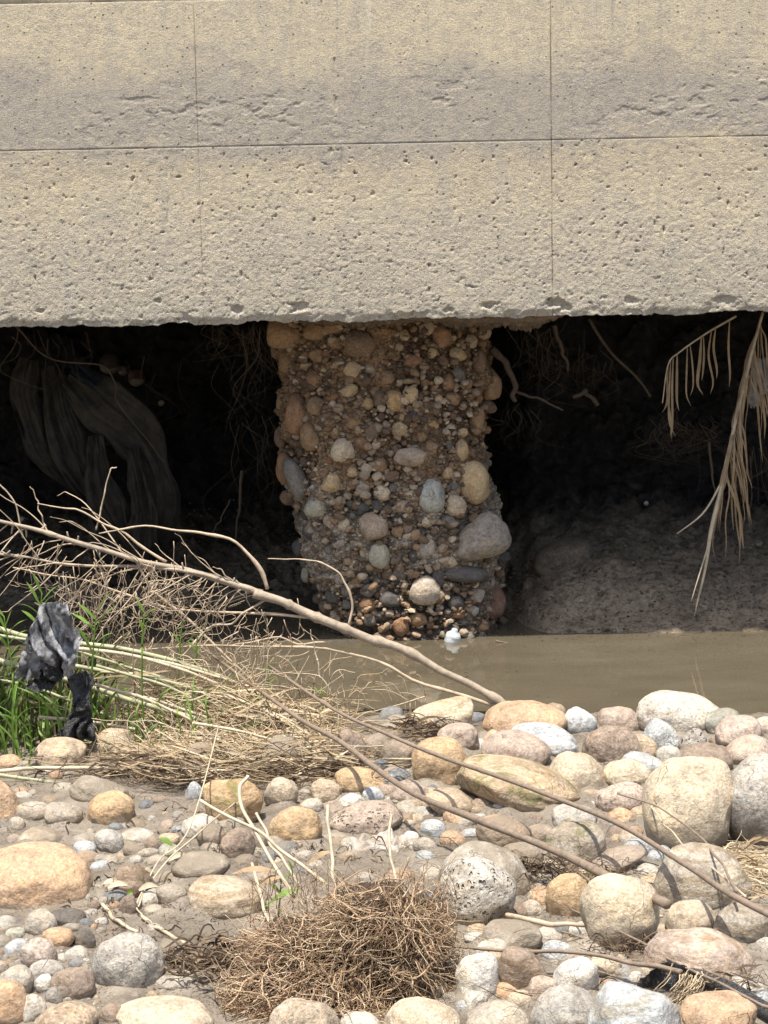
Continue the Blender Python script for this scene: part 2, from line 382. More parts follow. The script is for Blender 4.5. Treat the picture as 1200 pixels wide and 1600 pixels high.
def mat_island(name, stops, rough=0.8, spec=0.3, trans=0.0, grain=60, bumpd=0.002):
    """colour varies from piece to piece (random per island)"""
    m, nt, b = mat(name); g = G(nt)
    geo = g.n('ShaderNodeNewGeometry'); tc = g.n('ShaderNodeTexCoord')
    c = g.ramp(geo.outputs['Random Per Island'], stops)
    n = g.noise(geo.outputs['Position'], grain, 4, 0.65)
    c = g.mix(1.0, c, g.ramp(n, [(0.3, 0.68), (0.5, 1.0), (0.7, 1.2)]), 'MULTIPLY')
    g.set(b.inputs['Base Color'], c); b.inputs['Roughness'].default_value = rough; b.inputs['Specular IOR Level'].default_value = spec
    g.set(b.inputs['Normal'], g.bump(n, bumpd, 0.6))
    if trans:
        t = g.n('ShaderNodeBsdfTranslucent'); g.set(t.inputs[0], c)
        ms = g.n('ShaderNodeMixShader'); ms.inputs[0].default_value = trans
        g.set(ms.inputs[1], b.outputs[0]); g.set(ms.inputs[2], t.outputs[0])
        nt.links.new(ms.outputs[0], nt.nodes['Material Output'].inputs[0])
    return m
M['gravel'] = mat_island('gravel_mix', [(0.0, (0.13, 0.115, 0.10)), (0.2, (0.25, 0.215, 0.17)), (0.4, (0.22, 0.165, 0.12)), (0.55, (0.34, 0.30, 0.25)), (0.7, (0.28, 0.21, 0.14)), (0.85, (0.17, 0.185, 0.20)), (1.0, (0.42, 0.37, 0.30))], 0.7)
M['colgravel'] = mat_island('pillar_gravel', [(0.0, (0.10, 0.07, 0.05)), (0.35, (0.22, 0.145, 0.085)), (0.6, (0.33, 0.22, 0.13)), (0.85, (0.30, 0.24, 0.17)), (1.0, (0.52, 0.40, 0.27))], 0.85)
M['straw'] = mat_island('dry_straw', [(0.0, (0.28, 0.19, 0.11)), (0.3, (0.46, 0.36, 0.22)), (0.6, (0.56, 0.47, 0.32)), (0.85, (0.38, 0.28, 0.17)), (1.0, (0.62, 0.55, 0.42))], 0.7, trans=0.1)
M['darkstraw'] = mat_island('dark_litter', [(0.0, (0.05, 0.035, 0.022)), (0.5, (0.12, 0.085, 0.055)), (1.0, (0.24, 0.18, 0.12))], 0.8)
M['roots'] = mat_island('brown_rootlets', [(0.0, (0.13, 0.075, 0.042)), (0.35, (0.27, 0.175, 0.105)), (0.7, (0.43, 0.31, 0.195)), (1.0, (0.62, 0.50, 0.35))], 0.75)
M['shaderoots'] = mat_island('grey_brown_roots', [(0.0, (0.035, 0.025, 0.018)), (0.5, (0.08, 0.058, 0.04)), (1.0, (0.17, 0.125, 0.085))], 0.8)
M['twig'] = mat_island('pale_bark', [(0.0, (0.30, 0.22, 0.15)), (0.5, (0.43, 0.34, 0.24)), (1.0, (0.56, 0.46, 0.34))], 0.7, grain=25)
M['stem'] = mat_island('grey_tan_bark', [(0.0, (0.30, 0.25, 0.185)), (1.0, (0.36, 0.295, 0.225))], 0.65, grain=30, bumpd=0.004)
M['darktwig'] = mat_island('brown_bark', [(0.0, (0.17, 0.13, 0.095)), (1.0, (0.24, 0.185, 0.14))], 0.7, grain=40, bumpd=0.003)
M['reed'] = mat_island('green_tan_reed', [(0.0, (0.22, 0.26, 0.12)), (0.4, (0.30, 0.32, 0.18)), (0.7, (0.38, 0.37, 0.24)), (1.0, (0.20, 0.23, 0.10))], 0.5, grain=18)
M['dryreed'] = mat_island('tan_reed', [(0.0, (0.42, 0.34, 0.22)), (0.5, (0.50, 0.43, 0.31)), (1.0, (0.36, 0.27, 0.17))], 0.5, grain=18)
M['leaf'] = mat_island('green_leaf', [(0.0, (0.08, 0.16, 0.025)), (0.4, (0.13, 0.24, 0.04)), (0.7, (0.21, 0.33, 0.07)), (1.0, (0.34, 0.38, 0.14))], 0.45, trans=0.35, grain=20)
M['darkleaf'] = mat_island('dull_green_leaf', [(0.0, (0.03, 0.05, 0.015)), (0.4, (0.06, 0.085, 0.03)), (0.7, (0.12, 0.13, 0.055)), (1.0, (0.30, 0.25, 0.14))], 0.5, trans=0.25, grain=20)
M['frond'] = mat_island('tan_dry_leaf', [(0.0, (0.16, 0.105, 0.06)), (0.5, (0.32, 0.225, 0.13)), (1.0, (0.50, 0.38, 0.24))], 0.65, trans=0.2, grain=18)

def mat_plastic(name, c0, c1, rough=0.3, dirt=(0.3, 0.27, 0.23), dirtf=0.5, trans=0.0, scale=9):
    m, nt, b = mat(name); g = G(nt)
    tc = g.n('ShaderNodeTexCoord'); p = tc.outputs['Object']
    c = g.ramp(g.noise(p, scale, 4, 0.6), [(0.4, c0), (0.62, c1)])
    d = g.math('MULTIPLY', g.ramp(g.noise(p, scale * 6, 7, 0.8), [(0.48, 0.0), (0.64, 1.0)]), dirtf)
    c = g.mix(d, c, dirt)
    g.set(b.inputs['Base Color'], c); g.set(b.inputs['Roughness'], g.ramp(d, [(0.0, rough), (0.5, 0.7)]))
    g.set(b.inputs['Normal'], g.bump(g.noise(g.map(p, (3, 3, 1)), 16, 5, 0.7, 2.5), 0.012, 0.9))
    if trans:
        t = g.n('ShaderNodeBsdfTranslucent'); g.set(t.inputs[0], c)
        ms = g.n('ShaderNodeMixShader'); ms.inputs[0].default_value = trans
        g.set(ms.inputs[1], b.outputs[0]); g.set(ms.inputs[2], t.outputs[0])
        nt.links.new(ms.outputs[0], nt.nodes['Material Output'].inputs[0])
    return m
M['greyplastic'] = mat_plastic('silty_grey_film', (0.12, 0.125, 0.14), (0.46, 0.47, 0.50), 0.3, (0.09, 0.085, 0.08), 0.85, 0.15, 16)
M['blackplastic'] = mat_plastic('black_film', (0.012, 0.013, 0.016), (0.03, 0.033, 0.04), 0.22, (0.2, 0.18, 0.15), 0.35)
M['clearplastic'] = mat_plastic('muddy_clear_film', (0.42, 0.36, 0.29), (0.60, 0.57, 0.52), 0.12, (0.33, 0.27, 0.2), 0.6)
M['bottle'] = mat_plastic('white_plastic', (0.70, 0.76, 0.78), (0.78, 0.82, 0.82), 0.3, (0.5, 0.5, 0.45), 0.15, 0.2)
M['cloth'] = mat_plastic('brown_geotextile', (0.022, 0.018, 0.013), (0.055, 0.043, 0.03), 0.85, (0.05, 0.04, 0.03), 0.6)
M['bluecloth'] = mat_plastic('faded_blue_cloth', (0.006, 0.013, 0.026), (0.01, 0.018, 0.032), 0.8, (0.04, 0.035, 0.03), 0.5)
M['whiterag'] = mat_plastic('dirty_white_rag', (0.30, 0.30, 0.29), (0.45, 0.44, 0.42), 0.7, (0.2, 0.17, 0.13), 0.6)

def mat_water():
    m, nt, b = mat('muddy_water'); g = G(nt)
    geo = g.n('ShaderNodeNewGeometry'); p = geo.outputs['Position']
    c = g.ramp(g.noise(g.map(p, (1, 2.2, 1)), 1.4, 4, 0.55), [(0.35, (0.088, 0.074, 0.050)), (0.65, (0.112, 0.095, 0.066))])
    g.set(b.inputs['Base Color'], c); b.inputs['Roughness'].default_value = 0.025; b.inputs['IOR'].default_value = 1.36
    h = g.math('ADD', g.noise(g.map(p, (1, 1.5, 1)), 3.0, 2, 0.4), g.math('MULTIPLY', g.noise(p, 14, 2, 0.5), 0.06))
    g.set(b.inputs['Normal'], g.bump(h, 0.006, 0.4))
    return m
M['water'] = mat_water()
# ================================================================== large structure
WALL_Y = 13.15
def wallx(px, py): return W(px, py, WALL_Y).x
def wallz(px, py): return W(px, py, WALL_Y).z
XJ = [wallx(310, 225) - (wallx(862, 225) - wallx(310, 225)), wallx(310, 225), wallx(862, 225)]
XJ.append(2 * XJ[2] - XJ[1])
ZB = wallz(600, 500); ZJ1 = wallz(600, 224); ZJ2 = wallz(150, 3)
wall = thing('concrete_wall', 'weathered tan concrete wall with faint formwork joints hanging over the hollow', 'wall', (0, WALL_Y, ZB))

def panel(x0, x1, z0, z1, step, bottom=False):
    nx = max(3, int((x1 - x0) / step)); nz = max(3, int((z1 - z0) / step))
    xs = np.linspace(x0, x1, nx); zs = np.linspace(z0, z1, nz)
    # joint edges get a close pair of lines so that the groove is narrow
    xs[1] = x0 + 0.004; xs[-2] = x1 - 0.004
    if not bottom: zs[1] = z0 + 0.004
    zs[-2] = z1 - 0.004
    X, Z = np.meshgrid(xs, zs, indexing='ij')
    low = 1 - sstep(ZB, ZB + 1.35, Z)
    h = 0.004 * fbm(X * 1.3, 0.3, Z * 1.3, 3, 3)
    # honeycombed, washed-out surface
    rough = fbm(X * 60, 1.7, Z * 60, 11, 2)
    h += (0.0005 + 0.0012 * low) * rough
    pit = np.clip(fbm(X * 48, 4.1, Z * 52, 23, 3) - (0.86 - 0.42 * low), 0, 1)
    h -= np.minimum(0.004, 0.33 * (0.010 + 0.010 * (fbm(X * 5, 3.3, Z * 5, 27, 2) > 0)) * pit)
    h += 0.0014 * low * np.clip(fbm(X * 62, 9.1, Z * 62, 29, 2), -0.2, 0.8)
    # ragged flaky ridges in the grey band
    band = np.exp(-((Z - (ZJ1 + 0.20)) / 0.16) ** 2) + 0.35
    rid = 1 - np.abs(fbm(X * 9, 2.2, Z * 19, 31, 4))
    msk = sstep(-0.1, 0.5, fbm(X * 2.6, 8.8, Z * 4.0, 41, 4))
    h += 0.0020 * sstep(0.72, 0.99, rid) * msk * band * (0.5 + 0.5 * fbm(X * 15, 3, Z * 15, 33, 2))
    h -= 0.0026 * sstep(0.25, 0.5, fbm(X * 14, 7.7, Z * 26, 51, 4)) * msk * band
    # hairline cracks below old form ties
    for cx_, za, zb in ((wallx(524, 150), wallz(524, 235), wallz(524, 90)), (wallx(261, 300), wallz(261, 350), wallz(261, 245)), (wallx(533, 260), wallz(533, 300), wallz(533, 230))):
        cxl = cx_ + 0.006 * fbm(Z * 9, 0.1, 0.2, 61, 3)
        h -= 0.006 * np.exp(-((X - cxl) / 0.006) ** 2) * ((Z > za) & (Z < zb)) * sstep(-0.3, 0.3, noise(Z * 14, 1, 1, 8))
    Y = WALL_Y - h
    if bottom:
        e = Z - ZB
        chip = 0.018 * (0.4 + sstep(-0.3, 0.9, fbm(X * 7, 0.5, 0.5, 71, 3))) * (1 - sstep(0.0, 0.045, e)) + 0.012 * (1 - sstep(0, 0.09, e)) * np.clip(fbm(X * 18, 0.2, Z * 18, 75, 3), 0, 1)
        Y = Y + chip
        for cpx, cpy, cr_, cd_ in ((868, 474, .05, .030), (762, 478, .035, .022), (1135, 472, .07, .016), (370, 484, .04, .020), (62, 486, .03, .018), (470, 480, .05, .02), (985, 470, .04, .012), (885, 482, .04, .02), (700, 486, .03, .015), (245, 470, .025, .012)):
            q = wallx(cpx, cpy), wallz(cpx, cpy)
            dd = ((X - q[0]) / cr_) ** 2 + ((Z - q[1]) / (cr_ * .55)) ** 2
            Y = Y + cd_ * sstep(0.2, 0.9, np.exp(-dd) + 0.25 * fbm(X * 40, 3, Z * 40, 95, 2))
        Z = Z + (0.014 * fbm(X * 3, 0.5, 0.5, 81, 3) + 0.010 * fbm(X * 17, 0.5, 0.5, 83, 3)) * (1 - sstep(0, 0.12, e))
    # recessed joint
    wj = 0.004 + 0.004 * noise(X * 9, 0, Z * 9, 91)
    vj = np.clip(0.005 + 0.005 * noise(Z[0] * 6, 0, x0, 92), 0.001, 1)
    Y[0, :] += vj * (2.2 if abs(x0 - XJ[2]) < .01 else 1); Y[-1, :] += vj * (2.2 if abs(x1 - XJ[2]) < .01 else 1); Y[:, -1] += wj[:, -1]
    if not bottom: Y[:, 0] += wj[:, 0]
    V = np.stack([X, Y - WALL_Y, Z - ZB], -1).reshape(-1, 3)
    if bottom:   # fold under the lip
        base = np.stack([X[:, 0], Y[:, 0] - WALL_Y + 0.06, Z[:, 0] - ZB + 0.004], -1)
        n0 = len(V); V = np.vstack([V, base])
        i = np.arange(nx - 1); a = i * nz
        Q2 = np.stack([n0 + i, n0 + i + 1, a + nz, a], -1)
        return mesh_from('concrete_panel', V, np.vstack([grid_quads(nx, nz), Q2]), None, M['concrete'])
    return mesh_from('concrete_panel', V, grid_quads(nx, nz), None, M['concrete'])
xs_all = [XJ[0] - 4 * (XJ[2] - XJ[1]), XJ[0] - 2 * (XJ[2] - XJ[1])] + XJ + [XJ[3] + 2 * (XJ[2] - XJ[1]), XJ[3] + 4 * (XJ[2] - XJ[1])]
for i in range(len(xs_all) - 1):
    x0, x1 = xs_all[i], xs_all[i + 1]; near = x1 - x0 < 3
    link('concrete_panel', panel(x0, x1, ZB, ZJ1, 0.0048 if near else 0.04, True), wall)
    link('concrete_panel', panel(x0, x1, ZJ1, ZJ2, 0.0048 if near else 0.04), wall)
    link('concrete_panel', panel(x0, x1, ZJ2, ZJ2 + 1.02, 0.02 if near else 0.06), wall)
def box_me(name, x0, x1, y0, y1, z0, z1, m, o=(0, 0, 0)):
    V = np.array([(x, y, z) for x in (x0, x1) for y in (y0, y1) for z in (z0, z1)], float) - np.array(o)
    Q = [(0, 1, 3, 2), (4, 6, 7, 5), (0, 4, 5, 1), (2, 3, 7, 6), (0, 2, 6, 4), (1, 5, 7, 3)]
    return mesh_from(name, V, Q, None, m, False)
link('concrete_body', box_me('concrete_body', xs_all[0], xs_all[-1], WALL_Y + 0.035, 19.5, ZB + 0.03, ZJ2 + 1.0, M['concrete'], (0, WALL_Y, ZB)), wall)
# broken lumps of footing concrete stuck under the wall around the pillar
def underside():
    xa, xb = W(425, 505, 13.5).x, W(925, 505, 13.5).x
    nx, ny = 420, 130
    X, Yy = np.meshgrid(np.linspace(xa, xb, nx), np.linspace(WALL_Y + 0.05, 14.7, ny), indexing='ij')
    u = (X - xa) / (xb - xa)
    env = sstep(0, 0.12, u) * (1 - sstep(0.80, 1.0, u)) * (1 + 0.5 * np.exp(-((u - 0.72) / 0.15) ** 2))
    d = (0.014 + 0.02 * fbm(X * 5, Yy * 5, 0, 101, 3) + 0.022 * np.abs(fbm(X * 26, Yy * 26, 0, 103, 4)) + 0.008 * fbm(X * 60, Yy * 60, 0, 104, 2)) * env * sstep(0, 0.10, Yy - WALL_Y - 0.045)
    Z = ZB + 0.03 - 0.035 * env * sstep(0.0, 0.03, Yy - WALL_Y - 0.049) - d
    V = np.stack([X, Yy - WALL_Y, Z - ZB], -1).reshape(-1, 3)
    return mesh_from('broken_underside', V, grid_quads(nx, ny)[:, ::-1], None, M['underc'])
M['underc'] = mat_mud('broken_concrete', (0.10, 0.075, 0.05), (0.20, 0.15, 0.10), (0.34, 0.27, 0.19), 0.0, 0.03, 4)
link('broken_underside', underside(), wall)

# water
NEAR_WATER_Y = Zp(600, 1128, 0.0).y
wm = mesh_from('water', [(-25, 10.5, 0), (25, 10.5, 0), (25, 19, 0), (-25, 19, 0)], [(0, 1, 2, 3)], None, M['water'])
tag(link('water', wm), 'still muddy brown water between the stony bank and the undercut wall', kind='structure')

# near bank: one terrain sheet, fine where the photograph looks
NWY = NEAR_WATER_Y
def gz0(x, y):
    x = np.asarray(x, float); y = np.asarray(y, float)
    e = NWY - y + 0.12 * noise(x * 0.9, 3.3, 0, 5) + 0.05 * noise(x * 3, 3.3, 0, 6)
    z = np.where(e > 0, 0.10 * (1 - np.exp(-e * 4)) + 0.045 * np.clip(e, 0, 9), np.maximum(-0.5, 0.5 * e))
    z = z + 0.030 * fbm(x * 1.6, y * 1.6, 0, 201, 3) * sstep(-0.1, 0.5, e) + 0.016 * fbm(x * 6.5, y * 6.5, 0, 207, 3) * sstep(-0.1, 0.3, e)
    return z
_GPX = np.arange(-160, 1400, 12.0); _GPY = np.arange(1060, 1800, 5.0); _GT = None
def ground_hit(px, py):
    global _GT
    if _GT is None:
        _GT = np.array([[_ground_hit(a, b).y for b in _GPY] for a in _GPX])
    px_ = min(max(px, _GPX[0]), _GPX[-2] + 11); py_ = min(max(py, _GPY[0]), _GPY[-2] + 4)
    i = (px_ - _GPX[0]) / 12; j = (py_ - _GPY[0]) / 5; i0 = int(i); j0 = int(j); u = i - i0; v = j - j0
    Y = (_GT[i0, j0] * (1 - u) + _GT[min(i0 + 1, len(_GPX) - 1), j0] * u) * (1 - v) + (_GT[i0, j0 + 1] * (1 - u) + _GT[min(i0 + 1, len(_GPX) - 1), j0 + 1] * u) * v
    return W(px, py, Y)
def _ground_hit(px, py):
    d = ray(px, py)
    lo, hi = 4.0, 14.0
    ys = np.linspace(5.0, 13.0, 400); t = ys / d.y
    f = CAM_H + d.z * t - gz0(d.x * t, ys)
    k = np.where(f < 0)[0]
    if len(k) == 0: return W(px, py, 12.9)
    return W(px, py, ys[k[0]])
def ncoord(segs):
    out = []
    for a, b, s in segs: out.append(np.arange(a, b, s))
    out.append([segs[-1][1]]); return np.concatenate(out)
gx = ncoord([(-40, -8, 2.0), (-8, -2.6, 0.12), (-2.6, 2.6, 0.016), (2.6, 8, 0.12), (8, 40, 2.0)])
gy = ncoord([(-60, 0, 4.0), (0, 6.0, 0.25), (6.0, 12.6, 0.017), (12.6, 14.0, 0.1)])
X, Yg = np.meshgrid(gx, gy, indexing='ij')
Z = gz0(X, Yg)
fine = ((abs(X) < 2.7) & (Yg > 5.9))
Z = Z + np.where(fine, 0.004 * fbm(X * 22, Yg * 22, 0, 211, 3) + 0.008 * np.clip(fbm(X * 9, Yg * 9, 0, 217, 3), 0, 1), 0)
bank_o = tag(link('river_bank', mesh_from('river_bank', np.stack([X, Yg, Z], -1).reshape(-1, 3), grid_quads(len(gx), len(gy)), None, M['mud'])),
    'grey brown silt and mud of the river bank between the stones', kind='structure')
gm = mesh_from('ground', [(-600, -600, -0.8), (600, -600, -0.8), (600, 600, -0.8), (-600, 600, -0.8)], [(0, 1, 2, 3)], None, M['mud'])
tag(link('ground', gm), 'flat ground far around the river bed', kind='structure')

# cavity under the wall: mud slope rising from the water to the soil face
WLr = Zp(1000, 986, 0).y
def cav():
    xs = ncoord([(-14, -3, 0.4), (-3, 3, 0.016), (3, 14, 0.4)]); us = np.linspace(0, 1, 330)
    X, U = np.meshgrid(xs, us, indexing='ij')
    right = sstep(0.45, 1.0, X)
    wl = 14.75 + (WLr - 14.75) * right + 0.07 * noise(X * 2.1, 0, 0, 9) + 0.03 * noise(X * 9, 0, 0, 10)
    # profile: under water -> beach -> steep face -> overhead soil
    s = U * 4.2
    y = wl - 0.5 + np.where(s < 1.7, s, 1.7 + (s - 1.7) * 0.25)
    e = s - 0.5
    slope = 0.55 * right + 0.30 * (1 - right)
    z = np.where(e < 0, e * 0.8, np.where(e < 1.2, e * slope, 1.2 * slope + (e - 1.2) * 1.25))
    # a smooth hump of silt at the foot of the right-hand slope
    hump = np.exp(-(((X - 1.45) / 0.66) ** 2)) * np.exp(-((e - 0.34) / 0.40) ** 2)
    z = z + 0.17 * hump
    n1 = fbm(X * 2.3, y * 2.3, z * 2.3, 301, 4); n2 = fbm(X * 13, y * 13, z * 13, 305, 4) + 0.5 * np.abs(fbm(X * 27, y * 27, z * 27, 309, 3))
    k = sstep(-0.1, 0.3, e)
    calm = 1 - 0.45 * np.clip(hump, 0, 1)
    y = y - (0.10 * n1 + 0.05 * n2) * k * calm * 0.9
    z = z + (0.07 * n1 + 0.045 * n2) * k * calm
    return X, y, np.minimum(z, ZB + 0.3)
Xc, Yc, Zc = cav()
nxc, nuc = Xc.shape
Qc = grid_quads(nxc, nuc)
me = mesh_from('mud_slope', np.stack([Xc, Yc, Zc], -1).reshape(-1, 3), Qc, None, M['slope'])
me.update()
tag(link('mud_slope', me), 'wet mud and soil slope with painted shade inside the hollow under the wall', kind='structure')
def cavity_hit(px, py):
    """first point of the slope behind a pixel"""
    d = ray(px, py); P = W(px, py, 15.0)
    i = int(np.argmin(abs(Xc[:, 0] - P.x)))
    t = Yc[i] / d.y; f = CAM_H + d.z * t - Zc[i]
    k = np.where((f[:-1] > 0) != (f[1:] > 0))[0]
    return W(px, py, Yc[i][k[0]] if len(k) else 15.6)

# ================================================================== stones
def ico(level):
    bm = bmesh.new(); bmesh.ops.create_icosphere(bm, subdivisions=level, radius=1.0)
    V = np.array([v.co[:] for v in bm.verts]); T = np.array([[v.index for v in f.verts] for f in bm.faces]); bm.free()
    return V / np.linalg.norm(V, axis=1)[:, None], T
ICO = {k: ico(k) for k in (1, 2, 3, 5)}
def stone_shape(level, seed, angular=0.0, lump=0.10, power=2.3):
    D, T = ICO[level]; rs = np.random.RandomState(seed)
    r = (np.abs(D) ** power).sum(1) ** (-1.0 / power)
    o = rs.uniform(0, 50, 3)
    r = r * (1 + lump * noise(D[:, 0] * 1.1 + o[0], D[:, 1] * 1.1 + o[1], D[:, 2] * 1.1 + o[2], seed) + 0.4 * lump * noise(D[:, 0] * 2.6 + o[0], D[:, 1] * 2.6, D[:, 2] * 2.6, seed + 1))
    if angular > 0:
        for k in range(14):
            n = rs.normal(size=3); n /= np.linalg.norm(n); dd = D @ n
            lim = rs.uniform(0.74, 0.98)
            cut = lim / np.maximum(dd, 1e-3)
            r = np.where((dd > 0) & (cut < r), r + (cut - r) * angular, r)
    if level >= 3:
        r = r + 0.020 * fbm(D[:, 0] * 4 + o[0], D[:, 1] * 4, D[:, 2] * 4, seed + 3, 4)
    V = D * r[:, None]
    V -= (V.max(0) + V.min(0)) / 2
    V /= (V.max(0) - V.min(0)) / 2
    return V, T

C = dict(
 tan=(0.43, 0.32, 0.205), gold=(0.46, 0.30, 0.14), orange=(0.48, 0.30, 0.165), cream=(0.50, 0.41, 0.28), sand=(0.45, 0.36, 0.25),
 pink=(0.38, 0.29, 0.23), rose=(0.43, 0.335, 0.275), brown=(0.28, 0.205, 0.15), red=(0.34, 0.16, 0.12), grey=(0.36, 0.34, 0.305),
 pale=(0.47, 0.44, 0.38), blue=(0.37, 0.41, 0.44), white=(0.55, 0.53, 0.48), slate=(0.17, 0.19, 0.21), green=(0.32, 0.33, 0.27),
 greytan=(0.38, 0.335, 0.27), dark=(0.12, 0.105, 0.09))
for k_ in C:
    l_ = sum(C[k_]) / 3; C[k_] = tuple(0.66 * q + 0.34 * l_ * m_ for q, m_ in zip(C[k_], (1.08, 1.0, 0.88)))
ROCKPX = []; MOUND = []
def rock(cx, cy, w, h, tilt, c, m, name, where, ang=0.0, yaw=0, vis=1.25, lump=0.10, power=2.3, level=5):
    """a stone whose outline covers the given box; it is sunk into the ground a little and stands where its foot meets the bank"""
    seed = int(cx * 7 + cy * 13) % 99991; w *= 1.05; h *= 1.05; lump *= 1.5; power = 2 + (power - 2) * 0.6; ang = ang * 0.8 + 0.2
    foot = ground_hit(cx, min(cy + h / 2, 1780))
    d = foot.y; s = d / FPX
    a = w / 2 * s; hh = h * vis; b_ = hh / 2 * s; top = cy - h / 2
    ry = a * 0.82 if w > h * 0.9 else a * 0.95
    Yc_ = d + ry * 0.55; s2 = Yc_ / d; a *= s2; b_ *= s2
    e = math.radians(14)
    rz = math.sqrt(max(b_ ** 2 - (ry * math.sin(e)) ** 2, (0.6 * b_) ** 2)) / math.cos(e)
    P = W(cx, top + hh / 2, Yc_)
    V, T = stone_shape(level, seed, ang, lump, power)
    # the tilt is applied in the picture plane; extents are renormalised to keep the box
    t = math.radians(tilt)
    rs_ = np.random.RandomState(seed); V[:, 0] *= 1 + rs_.uniform(-.16, .16) * V[:, 2] + rs_.uniform(-.1, .1) * V[:, 0]; V[:, 2] *= 1 + rs_.uniform(-.14, .14) * V[:, 0]; V /= np.abs(V).max(0)
    V = V * np.array([a, ry, rz])
    if tilt:
        # elongate before turning so that the turned stone still fills its box
        ct, st = abs(math.cos(t)), abs(math.sin(t))
        L = max(a, rz) * 1.05; S = min(a, rz)
        S = max(0.3 * L, min(S, math.sqrt(max(1e-6, (rz ** 2 - (L * st) ** 2) / max(ct ** 2, .01))))) if rz ** 2 > (L * st) ** 2 else 0.5 * L
        V = V / np.array([a, ry, rz]) * np.array([L, ry, S])
        x = V[:, 0] * math.cos(t) - V[:, 2] * math.sin(t); z = V[:, 0] * math.sin(t) + V[:, 2] * math.cos(t)
        V = np.stack([x, V[:, 1], z], 1)
        V[:, 0] *= a / np.abs(V[:, 0]).max(); V[:, 2] *= rz / np.abs(V[:, 2]).max()
    kind = 'boulder' if w > 62 else 'cobble'
    o = link(kind, mesh_from(kind, V, None, T, M[m]), None, P, C[c])
    lab = name + ' ' + where
    tag(o, lab, kind, None)
    ROCKPX.append((cx, cy, w, h, name)); MOUND.append((P.x, P.y, a, ry, rz)); return o

R = rock
# ------------------------------------------------------------------ boulders and cobbles of the bank (far row first)
R(1058,1114,142,66,0,'pale','granite','large pale grey low boulder','at the far water edge behind the pink stones',0.1)
R(690,1118,104,58,4,'cream','strata','cracked cream boulder','by the water with dry twigs caught at its foot',0.15)
R(818,1124,136,66,5,'orange','rock','large smooth orange tan boulder','at the water edge under the end of the fallen branch',0.0,power=2.2)
R(905,1127,54,44,-8,'blue','rock','smooth pale blue oval stone','wedged between two brown boulders at the water edge')
R(964,1126,74,44,0,'pink','rock','smooth brown rounded stone','right of the pale blue oval at the water edge')
R(869,1113,34,30,0,'tan','rock','small tan stone','half hidden behind the large orange boulder')
R(1131,1127,60,42,0,'green','rock','greenish grey rounded stone','at the water edge left of the pink group',0.0)
R(1150,1142,80,46,6,'rose','rock','rose pink flat boulder','at the upper right beside the greenish stone',0.35)
R(1203,1138,52,36,0,'rose','rock','pale rose stone','cut by the right edge of the photo near the water',0.2)
R(1069,1138,30,24,0,'orange','rock','little orange stone','peeking between the blue and the rough grey stones')
R(1030,1149,64,54,-12,'blue','granite','speckled blue grey stone','in the back row above the speckled brown boulder',0.0)
R(1085,1158,52,42,0,'grey','pitted','rough grainy grey stone','right of the speckled blue stone',0.1)
R(852,1150,112,46,-11,'blue','granite','long blue white speckled boulder','lying in front of the large orange boulder',0.0,power=2.1)
R(866,1166,74,34,-8,'blue','rock','slate blue smooth stone','under the long blue white speckled boulder')
R(717,1151,70,44,0,'pink','rock','brown pink rounded stone','in front of the cracked cream boulder')
R(955,1164,100,68,-8,'brown','granite','dark speckled brown boulder','in the middle of the back rows',0.0)
R(1002,1170,60,46,-20,'tan','granite','speckled tan stone','leaning on the right flank of the dark speckled boulder')
R(808,1170,112,58,-6,'pink','rock','long pinkish tan boulder','above the mossy slab and right of the golden one',0.15)
R(770,1160,44,40,40,'tan','rock','upright tan wedge','leaning on the left end of the long pinkish boulder',0.4)
R(1045,1182,40,36,0,'pale','rock','small pale grey stone','in the gap behind the huge cream boulder')
R(1172,1172,78,50,-4,'rose','rock','pink orange smooth boulder','above the huge grey boulder at right')
R(1100,1180,98,42,0,'brown','rock','flat brown tan boulder','touching the top of the huge cream boulder',0.1)
R(1003,1190,74,32,-10,'blue','rock','flat pale blue stone','behind the small cream boulder')
R(1166,1187,22,18,0,'grey','rock','tiny grey stone','between the pink orange and huge grey boulders',level=3)
R(685,1190,98,76,0,'gold','rock','round golden boulder','left of the mossy slab, near the fallen twig',0.0,power=2.4)
R(624,1178,58,52,0,'pink','muddy','silty pink grey stone','left of the round golden boulder',0.2)
R(590,1166,44,40,0,'pink','muddy','silty brown stone','between the brown upright boulder and the pink grey one',0.2)
R(545,1168,62,66,0,'brown','rock','upright brown boulder','at the right end of the reed debris',0.1)
R(596,1198,32,26,0,'slate','rock','small slate blue stone','in the gap left of the golden boulder',0.2)
R(983,1206,80,44,0,'cream','rock','small cream boulder','between the golden cream and the huge cream ones',0.15)
R(897,1208,102,72,-6,'cream','rock','golden cream egg shaped boulder','right of the mossy slab',0.0)
R(806,1222,214,82,-13,'tan','mossy','long mossy tan slab boulder','stretched across the middle right of the bank',0.55,lump=0.06,power=2.7,vis=1.12)
R(565,1218,84,44,-16,'gold','rock','long golden brown stone','under the dark twig at the end of the debris',0.1)
R(385,1110,68,62,0,'sand','strata','pale rough boulder','standing behind the reed debris by the water',0.35)
R(98,1174,88,46,0,'tan','rock','low rounded tan brown boulder','at left below the black plastic bag',0.1)
R(178,1165,76,58,0,'sand','strata','rough pale tan boulder','left end of the debris beside the plastic bag',0.3)
R(14,1190,52,22,0,'orange','rock','flat orange stone','at the left edge just below the grass')
R(310,1185,60,50,0,'tan','muddy','silty tan boulder','buried in the reed debris left of centre',0.2)
R(250,1188,46,34,0,'brown','muddy','dark silty stone','under the left part of the reed debris',0.2)
R(440,1180,90,60,0,'greytan','muddy','dull grey tan boulder','buried under the right part of the debris',0.2)
R(440,1236,56,44,0,'sand','rock','dusty sand coloured stone','right of the golden boulder below the debris',0.3)
